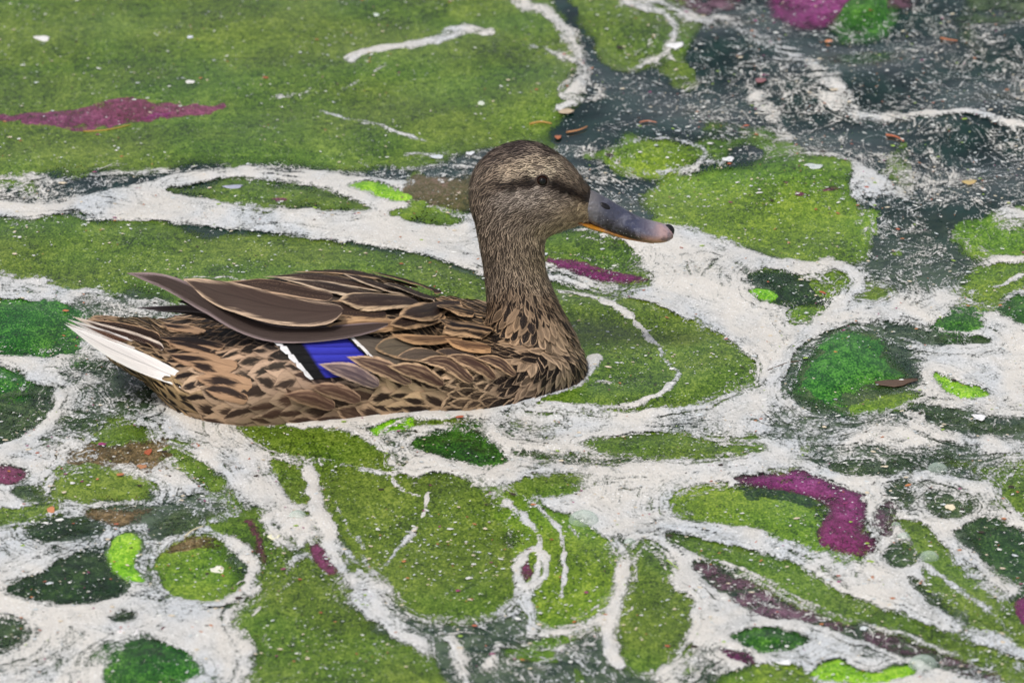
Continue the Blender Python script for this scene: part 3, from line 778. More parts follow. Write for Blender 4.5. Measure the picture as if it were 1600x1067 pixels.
def ring_loft(rings):
    n = len(rings[0])
    V, F = [], []
    for r_ in rings:
        V += r_
    for i in range(len(rings) - 1):
        for j in range(n):
            k = (j + 1) % n
            F.append((i * n + j, i * n + k, (i + 1) * n + k, (i + 1) * n + j))
    F.append(tuple(range(n))[::-1])
    F.append(tuple(range((len(rings) - 1) * n, len(rings) * n)))
    return V, F


def interp_rows(rows, n):
    rows = np.array(rows, float)
    return smooth_poly(rows, False, n) if rows.shape[1] == 2 else np.array(
        [[np.interp(t, np.arange(len(rows)), rows[:, c]) for c in range(rows.shape[1])] for t in np.linspace(0, len(rows) - 1, n)])


mm = .001
# trunk stations: photo x, silhouette top y, half width mm, centre height mm, bottom mm (below the water line is negative)
TRUNK = [(913, 566, 9, 2, -14), (905, 545, 20, 6, -26), (890, 520, 31, 12, -36), (860, 500, 43, 18, -46), (820, 492, 53, 22, -52), (770, 490, 60, 24, -56),
         (720, 480, 65, 26, -58), (680, 466, 68, 27, -58), (620, 440, 71, 28, -58), (560, 427, 72, 29, -56), (500, 429, 75, 24, -54), (440, 439, 77, 19, -50),
         (390, 456, 77, 16, -46), (340, 482, 73, 15, -38), (300, 494, 65, 17, -24), (260, 503, 53, 22, -4), (225, 511, 40, 29, 12), (190, 516, 32, 31, 20), (165, 514, 24, 34, 27)]
rows = interp_rows(TRUNK, 60)
ce, se = math.cos(EL), math.sin(EL)
rings = []
for x, ty, a, zc, zb in rows:
    # silhouette height of an ellipse seen from EL: H^2 = (b cos)^2 + (a sin)^2
    s, z_sil = lo2(x, ty)                      # height on the centre plane that projects to the silhouette
    H = (z_sil - zc * mm) * ce
    b2 = max(H * H - (a * mm * se) ** 2, (6 * mm) ** 2) ** .5 / ce
    b2 = max(b2, 5 * mm)
    r_ = []
    for k in range(40):
        th = 2 * math.pi * k / 40
        c_, s_ = math.cos(th), math.sin(th)
        pw = .82
        d = a * mm * math.copysign(abs(c_) ** pw, c_)
        z = zc * mm + (b2 if s_ > 0 else (zc - zb) * mm) * math.copysign(abs(s_) ** (pw if s_ < 0 else 1.0), s_)
        r_.append(glob(s, d, z))
    rings.append(r_)
V1, F1 = ring_loft(rings)
# neck: back px, front px, half width mm
NECK = [((770, 560), (905, 580), 34), ((766, 520), (903, 540), 33), ((763, 490), (890, 508), 29), ((761, 462), (871, 470), 24), ((758, 435), (857, 438), 20.5), ((754, 408), (850, 410), 18.5),
        ((749, 380), (850, 385), 18), ((743, 350), (850, 365), 17.5), ((745, 320), (840, 340), 17)]
rows = interp_rows([(*b, *f, w) for b, f, w in NECK], 30)
rings = []
for bx, by, fx, fy, w in rows:
    s0, z0 = lo2(bx, by)
    s1, z1 = lo2(fx, fy)
    cs, cz, hs_, hz_ = (s0 + s1) / 2, (z0 + z1) / 2, (s1 - s0) / 2, (z1 - z0) / 2
    rings.append([glob(cs + hs_ * math.cos(t), w * mm * math.sin(t), cz + hz_ * math.cos(t)) for t in np.linspace(0, 2 * math.pi, 32, False)])
V2, F2 = ring_loft(rings)
# head along its own length: x, top y, bottom y, half width mm
HEAD = [(733, 296, 318, 5), (738, 272, 338, 10), (750, 251, 358, 14), (770, 234, 374, 17.5), (795, 223, 380, 19), (820, 219.5, 378, 19.5), (845, 224, 371, 19), (868, 236, 363, 17.5), (888, 251, 356, 14.5),
        (905, 270, 352, 11.2), (918, 288, 350, 8.6), (926, 299, 347, 6.5)]
rows = interp_rows(HEAD, 36)
rings = []
for x, ty, by, w in rows:
    s0, z0 = lo2(x, ty)
    s1, z1 = lo2(x, by)
    cz, hz_ = (z0 + z1) / 2, (z0 - z1) / 2
    r_ = []
    for t in np.linspace(0, 2 * math.pi, 32, False):
        c_, s_ = math.cos(t), math.sin(t)
        wz = w * (1.0 if s_ < 0 else (1 - .18 * s_))
        r_.append(glob((s0 + s1) / 2, wz * mm * c_, cz + hz_ * s_))
    rings.append(r_)
V3, F3 = ring_loft(rings)
VV, FF = [], []
for v_, f_ in ((V1, F1), (V2, F2), (V3, F3)):
    o_ = len(VV)
    VV += v_
    FF += [tuple(i + o_ for i in f) for f in f_]
tmp = mesh_obj('body_source', VV, FF)
md = tmp.modifiers.new('remesh', 'REMESH')
md.mode, md.voxel_size, md.adaptivity = 'VOXEL', .0024, 0
md2 = tmp.modifiers.new('smooth', 'SMOOTH')
md2.factor, md2.iterations = .5, 14
dg = bpy.context.evaluated_depsgraph_get()
ev = tmp.evaluated_get(dg)
bme = bpy.data.meshes.new_from_object(ev)
bpy.data.objects.remove(tmp)
bme.name = 'body'
bvh = BVHTree.FromPolygons([v.co[:] for v in bme.vertices], [tuple(p.vertices) for p in bme.polygons])

duck = bpy.data.objects.new('duck', None)
COL.objects.link(duck)
duck.location = ORG
duck.empty_display_size = .05
tag(duck, 'brown mottled hen duck with blue wing patch swimming among foam and algae', 'duck')
bpy.context.view_layer.update()


def child(o, parent=duck):
    o.parent = parent
    o.matrix_parent_inverse = Matrix.Translation(ORG).inverted()
    return o


def sub(o, parent):                      # sub-part: its parent's own origin already sits at the world origin
    o.parent = parent
    o.matrix_parent_inverse = Matrix.Identity(4)
    return o


# ------------------------------------------------------------------ feather colours
def mat_feather():
    t = NT('feather')
    uv = t.node('ShaderNodeAttribute', attribute_name='fuv')
    sp = t.node('ShaderNodeSeparateXYZ')
    t.l.new(uv.outputs['Vector'], sp.inputs[0])
    u, v, rn = sp.outputs[0], sp.outputs[1], sp.outputs[2]
    pr = t.node('ShaderNodeAttribute', attribute_name='fpar')       # x edge width, y chevron, z pattern (0 edged, 1 wing bar, 2 blotch)
    pp = t.node('ShaderNodeSeparateXYZ')
    t.l.new(pr.outputs['Vector'], pp.inputs[0])
    ew, pat = pp.outputs[0], pp.outputs[2]
    chev = t.math('MODULO', pp.outputs[1], 2.0)
    fray = t.math('MULTIPLY', t.math('FLOOR', t.math('DIVIDE', pp.outputs[1], 2.0)), .1)
    dark = t.attr('cdark', 'Color')
    edge = t.attr('cedge', 'Color')
    au = t.math('ABSOLUTE', u)
    # noise that runs along the barbs
    cb = t.node('ShaderNodeCombineXYZ')
    bx = t.math('MULTIPLY_ADD', au, -.55, v)
    t.put(cb.inputs[0], t.math('MULTIPLY_ADD', bx, 34.0, t.math('MULTIPLY', rn, 91.0)))
    t.put(cb.inputs[1], t.math('MULTIPLY', u, 1.6))
    barb = t.noise(cb.outputs[0], 1.0, 3, .7)
    cb2 = t.node('ShaderNodeCombineXYZ')
    t.put(cb2.inputs[0], t.math('MULTIPLY_ADD', rn, 57.0, u))
    t.put(cb2.inputs[1], v)
    soft = t.noise(cb2.outputs[0], 3.0, 2, .5)
    # distance from the outline: 0 in the middle, 1 at the rim
    vt = t.math('MAXIMUM', t.math('MULTIPLY_ADD', v, 2.4, -1.4), 0.0)
    rim = t.math('SQRT', t.math('ADD', t.math('MULTIPLY', au, au), t.math('MULTIPLY', vt, vt)))
    rim0 = rim
    rim = t.math('ADD', rim, t.math('MULTIPLY_ADD', barb, .50, -.25))
    rim = t.math('ADD', rim, t.math('MULTIPLY_ADD', soft, .60, -.30))
    m = t.math('SUBTRACT', rim, t.math('SUBTRACT', 1.0, ew))
    m = t.math('MULTIPLY', t.ss(m, -.16, .14), t.ss(t.noise(cb2.outputs[0], 5.0, 3, .6), .30, .52))
    # inner pale chevron
    c0 = t.math('ABSOLUTE', t.math('SUBTRACT', rim, t.math('MULTIPLY', t.math('SUBTRACT', 1.0, ew), .5)))
    cm = t.math('MULTIPLY', t.math('SUBTRACT', 1.0, t.ss(c0, .05, .22)), t.math('MULTIPLY', chev, t.ss(soft, .35, .65)))
    m = t.math('MAXIMUM', m, cm)
    col = t.mix(m, dark, edge)
    # blotch: pale feather with a dark spot towards the tip
    rn2 = t.math('FRACT', t.math('MULTIPLY', rn, 37.7))
    rn3 = t.math('FRACT', t.math('MULTIPLY', rn, 91.3))
    cv = t.math('MULTIPLY_ADD', rn2, .30, .46)
    kv = t.math('MULTIPLY_ADD', rn3, 1.9, .9)
    ku = t.math('MULTIPLY_ADD', rn2, 2.4, .8)
    uo = t.math('ADD', u, t.math('MULTIPLY_ADD', rn3, .5, -.25))
    bd = t.math('SQRT', t.math('ADD', t.math('MULTIPLY', t.math('MULTIPLY', uo, uo), ku),
                               t.math('POWER', t.math('MULTIPLY', t.math('SUBTRACT', v, cv), kv), 2.0)))
    bd = t.math('ADD', bd, t.math('MULTIPLY_ADD', barb, .9, -.45))
    bm = t.ss(t.math('ADD', bd, t.math('MULTIPLY_ADD', soft, 1.0, -.5)), .40, .84)
    col = t.mix(t.math('MULTIPLY', t.math('GREATER_THAN', pat, 1.5), t.math('LESS_THAN', pat, 2.5)), col, t.mix(bm, dark, edge))
    # covert: grey, white band, black tip
    c1 = t.mix(t.ss(t.math('MULTIPLY_ADD', barb, .03, v), .80, .83), dark, lin((232, 228, 226)))
    c1 = t.mix(t.ss(v, .915, .93), c1, lin((16, 14, 16)))
    col = t.mix(t.math('GREATER_THAN', pat, 2.5), col, c1)
    # wing bar: black - blue - black - white along the feather
    ir = t.mix(t.math('MULTIPLY_ADD', au, .6, t.math('MULTIPLY', barb, .3)), lin((58, 62, 190)), lin((34, 30, 128)))
    w1 = t.mix(t.ss(v, .20, .23), lin((16, 14, 18)), ir)
    w2 = t.mix(t.ss(v, .68, .74), w1, lin((14, 13, 16)))
    w3 = t.mix(t.ss(v, .885, .905), w2, lin((226, 224, 226)))
    isw = t.math('MULTIPLY', t.math('GREATER_THAN', pat, .5), t.math('LESS_THAN', pat, 1.5))
    col = t.mix(isw, col, w3)
    # shaft and barb tone
    sh = t.math('MULTIPLY', t.math('LESS_THAN', au, .055), t.math('GREATER_THAN', ew, .005))
    col = t.mix(t.math('MULTIPLY', sh, .35), col, lin((40, 30, 26)))
    cb3 = t.node('ShaderNodeCombineXYZ')
    t.put(cb3.inputs[0], t.math('MULTIPLY_ADD', t.math('MULTIPLY_ADD', au, -.7, v), 95.0, t.math('MULTIPLY', rn, 33.0)))
    t.put(cb3.inputs[1], t.math('MULTIPLY', u, 2.2))
    hair = t.noise(cb3.outputs[0], 1.0, 2, .6)
    tone = t.math('ADD', .18, t.math('ADD', t.math('MULTIPLY', barb, .85), t.math('MULTIPLY', hair, .80)))
    hv = t.node('ShaderNodeHueSaturation')
    t.put(hv.inputs['Color'], col)
    t.put(hv.inputs['Value'], tone)
    t.set(Base_Color=hv.outputs[0], Roughness=.58, Specular_IOR_Level=.16)
    t.bump(barb, .0006, .5)
    cut = t.math('SUBTRACT', 1.04, t.math('MULTIPLY', fray, t.ss(barb, .35, .75)))
    cut = t.math('ADD', cut, t.math('MULTIPLY', t.math('LESS_THAN', fray, .01), 5.0))
    t.alpha(t.math('SUBTRACT', 1.0, t.ss(t.math('SUBTRACT', rim0, cut), -.03, .05)))
    return t.m


FEATHER = mat_feather()


class Feathers:
    """collects feathers; every feather is rows x cols of a curved vane"""

    def __init__(self):
        self.V, self.F, self.uv, self.par, self.cd, self.ce = [], [], [], [], [], []

    def add(self, pts, nrm, wid, dark, edge, ew=.25, chev=0.0, pat=0, cols=5, camber=.12, skew=0.0, fray=.22):
        base = len(self.V)
        n = len(pts)
        rn = random.random()
        for i in range(n):
            t = i / (n - 1)
            tan = (pts[min(i + 1, n - 1)] - pts[max(i - 1, 0)])
            side = tan.cross(nrm[i])
            if side.length < 1e-9:
                side = Vector((0, 0, 1))
            side.normalize()
            for j in range(cols):
                u = -1 + 2 * j / (cols - 1)
                p = pts[i] + tan.normalized() * (u * wid[i] * skew) + side * (u * wid[i]) + nrm[i] * (-(u * u) * wid[i] * camber)
                self.V.append(p)
                self.uv.append((u, t, rn))
                self.par.append((ew, chev + 2 * int(fray * 10), pat))
                self.cd.append(dark)
                self.ce.append(edge)
        for i in range(n - 1):
            for j in range(cols - 1):
                a = base + i * cols + j
                self.F.append((a, a + 1, a + cols + 1, a + cols))

    def build(self, name, kind=None, parent=duck):
        if not self.V:
            return None
        o = mesh_obj(name, self.V, self.F, FEATHER, attrs={
            'fuv': ('FLOAT_VECTOR', self.uv), 'fpar': ('FLOAT_VECTOR', self.par),
            'cdark': ('FLOAT_COLOR', self.cd), 'cedge': ('FLOAT_COLOR', self.ce)})
        child(o, parent)
        if kind:
            o['kind'] = kind
        return o


def vary(c, a=.12):
    k = 1 + random.uniform(-a, a)
    return tuple(max(0, v * k) for v in c[:3]) + (1.0,)


# plumage guide: photo px, length px, width px, dark, pale, edge width, direction (tailward/down in the picture), pattern, chevron
PLUM = [
 (810, 226, 15, 5, (50, 41, 40), (112, 96, 88), .30, (-1, .02), 0, 0), (770, 240, 15, 5, (52, 43, 40), (118, 100, 88), .30, (-.9, .35), 0, 0),
 (745, 275, 15, 5, (54, 44, 38), (120, 100, 82), .32, (-.55, .8), 0, 0), (738, 315, 15, 5, (52, 42, 36), (118, 98, 78), .32, (-.1, 1), 0, 0),
 (860, 232, 13, 4.5, (54, 44, 42), (122, 104, 92), .30, (-1, -.2), 0, 0), (890, 256, 11, 4.5, (54, 44, 40), (138, 116, 94), .34, (-.9, -.55), 0, 0), (912, 282, 9, 4, (52, 42, 38), (140, 116, 92), .36, (-.8, -.6), 0, 0),
 (870, 262, 12, 4.5, (92, 76, 62), (190, 164, 132), .42, (-1, -.15), 0, 0), (840, 262, 13, 4.5, (88, 72, 60), (184, 158, 126), .42, (-1, 0), 0, 0), (800, 272, 14, 4.5, (84, 68, 56), (172, 146, 116), .42, (-1, .1), 0, 0), (765, 285, 14, 5, (66, 53, 44), (134, 112, 90), .36, (-.8, .4), 0, 0),
 (790, 281, 11, 4, (92, 76, 64), (178, 154, 126), .42, (-1, 0.15), 0, 0), (812, 277, 11, 4, (94, 78, 64), (184, 160, 130), .42, (-1, 0.08), 0, 0), (834, 274, 11, 4, (96, 80, 66), (190, 166, 134), .42, (-1, 0), 0, 0), (858, 271, 11, 4, (96, 80, 66), (190, 166, 134), .42, (-1, -0.1), 0, 0), (888, 285, 11, 4, (84, 68, 56), (168, 144, 114), .42, (-1, -0.4), 0, 0), (905, 297, 11, 4, (70, 56, 46), (140, 118, 94), .42, (-1, -0.45), 0, 0), (790, 302, 11, 4, (100, 86, 76), (162, 144, 128), .42, (-1, 0.25), 0, 0), (815, 300, 11, 4, (106, 90, 80), (170, 152, 136), .42, (-1, 0.15), 0, 0), (840, 299, 11, 4, (106, 90, 80), (172, 154, 138), .42, (-1, 0.1), 0, 0), (866, 303, 11, 4, (106, 90, 78), (172, 152, 132), .42, (-1, 0), 0, 0), (888, 314, 11, 4, (110, 92, 76), (174, 150, 124), .42, (-1, 0.05), 0, 0), (903, 317, 11, 4, (126, 102, 76), (184, 156, 120), .42, (-1, 0.1), 0, 0), (785, 291, 13, 4, (34, 27, 25), (66, 52, 44), .22, (-1, .12), 0, 0), (800, 289.5, 12, 4, (32, 26, 24), (62, 50, 42), .2, (-1, .1), 0, 0), (828, 287, 10, 4, (30, 24, 22), (58, 46, 40), .2, (-1, .05), 0, 0), (880, 296, 9, 4, (32, 26, 24), (62, 50, 42), .2, (-1, -.2), 0, 0), (901, 305, 8, 4, (36, 29, 26), (70, 56, 46), .2, (-1, -.3), 0, 0), (815, 288, 12, 4, (30, 24, 22), (58, 46, 40), .2, (-1, .1), 0, 0), (868, 291, 9, 4, (32, 26, 24), (60, 48, 42), .2, (-1, -.1), 0, 0), (890, 300, 9, 4, (34, 27, 25), (66, 52, 44), .2, (-1, -.3), 0, 0), (910, 309, 8, 4, (40, 32, 28), (80, 64, 52), .25, (-1, -.4), 0, 0),
 (880, 280, 10, 4, (70, 56, 48), (150, 126, 100), .4, (-1, -.35), 0, 0),
 (830, 306, 12, 4.5, (104, 88, 78), (170, 150, 134), .38, (-1, .15), 0, 0), (790, 315, 13, 4.5, (96, 82, 72), (160, 141, 126), .38, (-1, .3), 0, 0), (865, 312, 11, 4.5, (100, 82, 70), (160, 138, 116), .38, (-1, .05), 0, 0),
 (765, 330, 14, 5, (72, 58, 50), (134, 114, 96), .36, (-.6, .7), 0, 0), (850, 335, 12, 4.5, (92, 75, 64), (152, 130, 108), .38, (-1, .2), 0, 0), (810, 345, 13, 5, (80, 65, 55), (142, 121, 100), .38, (-.75, .6), 0, 0),
 (907, 325, 8, 4, (152, 122, 84), (192, 160, 116), .5, (-1, .1), 0, 0), (892, 330, 9, 4, (128, 102, 74), (178, 150, 114), .45, (-1, .15), 0, 0), (895, 345, 9, 4, (140, 114, 80), (182, 154, 114), .45, (-1, .2), 0, 0),
 (868, 354, 11, 4.5, (122, 100, 74), (174, 148, 112), .45, (-1, .3), 0, 0), (850, 368, 12, 5, (112, 92, 68), (164, 140, 106), .42, (-.5, .9), 0, 0),
 (780, 380, 14, 5, (66, 53, 44), (132, 110, 88), .34, (-.1, 1), 0, 0), (820, 385, 14, 5, (74, 60, 48), (138, 116, 90), .36, (-.05, 1), 0, 0), (845, 405, 14, 5, (88, 72, 54), (152, 128, 94), .4, (.1, 1), 0, 0), (757, 410, 14, 5, (56, 45, 38), (120, 100, 80), .32, (0, 1), 0, 0),
 (800, 430, 15, 5.5, (76, 61, 50), (144, 121, 96), .36, (-.02, 1), 0, 0), (850, 440, 15, 5.5, (82, 66, 52), (150, 126, 98), .38, (.25, 1), 0, 0), (765, 450, 15, 5.5, (62, 50, 42), (136, 114, 92), .32, (-.05, 1), 0, 0),
 (800, 468, 19, 7, (66, 51, 44), (160, 132, 106), .32, (-.05, 1), 0, 0), (865, 475, 19, 7, (68, 53, 45), (160, 132, 104), .32, (.35, 1), 0, 0), (770, 480, 20, 8, (54, 42, 37), (156, 126, 98), .3, (-.4, .9), 0, 0),
 (840, 510, 21, 8.5, (56, 43, 39), (176, 145, 114), .30, (.0, 1), 2, 0), (890, 520, 21, 8.5, (68, 54, 46), (166, 138, 108), .30, (.3, 1), 2, 0), (800, 515, 23, 9.5, (48, 37, 34), (176, 142, 108), .30, (-.4, .9), 0, .3),
 (870, 555, 26, 10.5, (54, 42, 39), (184, 154, 122), .30, (-.05, 1), 2, 0), (905, 555, 23, 9, (72, 58, 48), (166, 140, 108), .32, (.1, 1), 2, 0), (820, 555, 27, 11.5, (50, 39, 36), (184, 151, 118), .34, (-.6, .8), 2, 0),
 (870, 590, 24, 10, (52, 42, 42), (160, 136, 112), .3, (-.5, .6), 0, .2), (820, 595, 26, 11, (60, 46, 42), (186, 154, 124), .36, (-.9, .3), 2, 0),
 (765, 515, 30, 14, (40, 31, 28), (182, 146, 106), .30, (-.85, .5), 0, .3), (730, 500, 38, 17, (42, 32, 29), (188, 150, 110), .28, (-.95, .25), 0, .4), (700, 475, 38, 16, (46, 36, 32), (190, 154, 114), .22, (-1, .1), 0, 0), (650, 455, 40, 15, (50, 39, 35), (192, 158, 120), .18, (-1, .02), 0, 0),
 (590, 440, 44, 15, (54, 43, 38), (194, 160, 124), .14, (-1, -.02), 0, 0), (500, 440, 50, 16, (58, 46, 41), (190, 156, 124), .12, (-1, -.02), 0, 0), (420, 450, 50, 16, (60, 48, 42), (180, 150, 122), .12, (-1, .02), 0, 0),
 (740, 545, 34, 16, (42, 32, 29), (186, 146, 104), .3, (-1, .15), 0, .3), (690, 545, 36, 16, (66, 55, 46), (186, 150, 110), .25, (-1, .1), 0, 0), (620, 550, 36, 16, (84, 72, 62), (186, 152, 116), .2, (-1, .15), 0, 0),
 (560, 545, 36, 16, (60, 50, 46), (150, 126, 104), .15, (-1, .1), 0, 0), (440, 520, 40, 18, (58, 46, 42), (150, 126, 108), .1, (-1, -.05), 0, 0),
 (770, 580, 30, 13, (70, 52, 45), (204, 170, 136), .38, (-.95, -.05), 0, .3), (720, 585, 36, 17, (78, 58, 49), (208, 172, 136), .40, (-.9, -.3), 2, 0), (650, 590, 46, 24, (84, 62, 52), (206, 170, 134), .40, (-.85, -.45), 2, 0),
 (590, 595, 48, 26, (86, 64, 55), (204, 166, 132), .38, (-.85, -.45), 2, 0), (530, 598, 42, 22, (96, 78, 78), (186, 154, 134), .30, (-.9, -.4), 0, .2),
 (740, 615, 36, 15, (92, 70, 56), (188, 156, 120), .40, (-.95, -.1), 0, .3), (650, 630, 46, 22, (84, 62, 50), (192, 158, 120), .40, (-.9, -.3), 2, 0), (560, 640, 46, 22, (132, 98, 80), (182, 148, 116), .36, (-.92, -.25), 2, 0), (500, 625, 48, 26, (138, 100, 84), (182, 148, 120), .4, (-.95, -.15), 2, 0),
 (440, 625, 48, 27, (132, 96, 80), (182, 150, 122), .4, (-1, -.05), 2, 0), (430, 580, 42, 24, (88, 75, 62), (204, 168, 138), .36, (-1, -.05), 2, 0), (380, 560, 40, 24, (82, 70, 58), (206, 168, 136), .36, (-1, -.05), 2, 0), (370, 610, 42, 25, (92, 76, 62), (198, 164, 134), .36, (-1, 0), 2, 0),
 (320, 530, 36, 18, (54, 40, 36), (188, 150, 112), .30, (-1, -.12), 0, .3), (300, 555, 46, 27, (48, 34, 30), (186, 150, 116), .36, (-1, -.1), 2, 0), (250, 535, 34, 17, (58, 44, 37), (190, 156, 118), .36, (-1, -.05), 0, .5), (320, 590, 44, 26, (68, 52, 45), (196, 162, 130), .36, (-1, .0), 2, 0),
 (280, 510, 38, 16, (48, 36, 32), (188, 148, 106), .25, (-1, -.1), 0, 0), (340, 500, 38, 16, (36, 27, 25), (150, 116, 84), .2, (-1, -.1), 0, 0), (400, 530, 34, 18, (52, 40, 36), (150, 120, 94), .25, (-1, -.05), 0, 0),
 (250, 600, 34, 15, (40, 29, 22), (182, 150, 100), .38, (-.85, -.5), 0, .2), (300, 630, 36, 15, (46, 34, 26), (180, 148, 102), .36, (-.9, -.4), 0, .2), (205, 575, 32, 13, (44, 32, 25), (188, 158, 112), .36, (-.82, -.55), 0, .2),
 (350, 645, 46, 22, (116, 88, 70), (178, 146, 114), .4, (-.95, -.15), 2, 0), (420, 655, 44, 20, (128, 96, 78), (170, 140, 112), .4, (-1, -.05), 2, 0), (500, 655, 44, 20, (126, 94, 76), (166, 136, 108), .4, (-1, -.1), 2, 0),
]
def _shift(g):
    dk_, eg_ = g[4], g[5]
    head = g[1] < 460 and g[0] > 725
    m_ = sum(eg_) / 3
    if head and m_ < 82:                          # eye stripe stays dark
        dk_ = tuple(.80 * c for c in dk_)
        eg_ = tuple(1.0 * c for c in eg_)
    elif head and g[1] < 250:                     # dark crown
        dk_ = tuple(.72 * c for c in dk_)
        eg_ = tuple(1.0 * (c * .8 + m_ * .2) for c in eg_)
    elif head:                                      # greyer, crisper head
        dk_ = tuple(.92 * (c * .7 + sum(g[4]) / 3 * .3) for c in dk_)
        eg_ = tuple(min(235, 1.32 * (c * .66 + m_ * .34)) for c in eg_)
    else:
        dk_ = tuple(.56 * c for c in dk_)
        eg_ = tuple(min(236, (.93 if g[0] < 600 and g[1] > 500 else 1.0) * (c * .86 + m_ * .14)) for c in eg_)
    return (g[0], g[1], g[2], g[3], dk_, eg_) + tuple(g[6:])


PLUM = [_shift(g) for g in PLUM]
GP = np.array([(g[0], g[1]) for g in PLUM], float)


def near_pix(p):
    s, d, z = loc(p)
    q = glob(s, abs(d), z)
    r = project([q])[0]
    return r


def guide(px, py):
    d2 = ((GP - (px, py)) ** 2).sum(1)
    k = np.argsort(d2)[:4]
    w = 1 / (d2[k] + 30.0) ** 1.6
    w /= w.sum()
    L = sum(w[i] * PLUM[j][2] for i, j in enumerate(k))
    W = sum(w[i] * PLUM[j][3] for i, j in enumerate(k))
    dx = sum(w[i] * PLUM[j][7][0] for i, j in enumerate(k))
    dy = sum(w[i] * PLUM[j][7][1] for i, j in enumerate(k))
    j = k[np.searchsorted(np.cumsum(w), random.random() * .9999)] if L < 22 else k[0] if random.random() < .7 else k[1]
    g = PLUM[j]
    mixd = tuple(sum(w[i] * PLUM[q][4][c] for i, q in enumerate(k)) for c in range(3))
    mixe = tuple(sum(w[i] * PLUM[q][5][c] for i, q in enumerate(k)) for c in range(3))
    return L, W, dx, dy, mixd, mixe, g[6], g[8], g[9]


# body colours under the feathers
BODY = NT('down')
BODY.set(Base_Color=BODY.attr('tint', 'Color'), Roughness=.8)
n = len(bme.vertices)
co = np.empty(n * 3, np.float32)
bme.vertices.foreach_get('co', co)
co = co.reshape(-1, 3).astype(float)
rel_ = co - np.array(BOW)
sL, dL, zL = rel_ @ np.array(DF), rel_ @ np.array(DN), co[:, 2]
npx = project(np.array(BOW) + np.outer(sL, DF) + np.outer(np.abs(dL), DN) + np.outer(zL, DZ))
near = np.argmin(((npx[:, None, :] - GP[None]) ** 2).sum(2), 1)
tint = np.array([[*lin(tuple(.62 * a + .25 * b for a, b in zip(g[4], g[5])))] for g in PLUM])[near]
at = bme.attributes.new('tint', 'FLOAT_COLOR', 'POINT')
at.data.foreach_set('color', tint.astype(np.float32).ravel())
bme.polygons.foreach_set('use_smooth', [True] * len(bme.polygons))
bme.materials.append(BODY.m)
body = bpy.data.objects.new('body', bme)
COL.objects.link(body)
child(body)

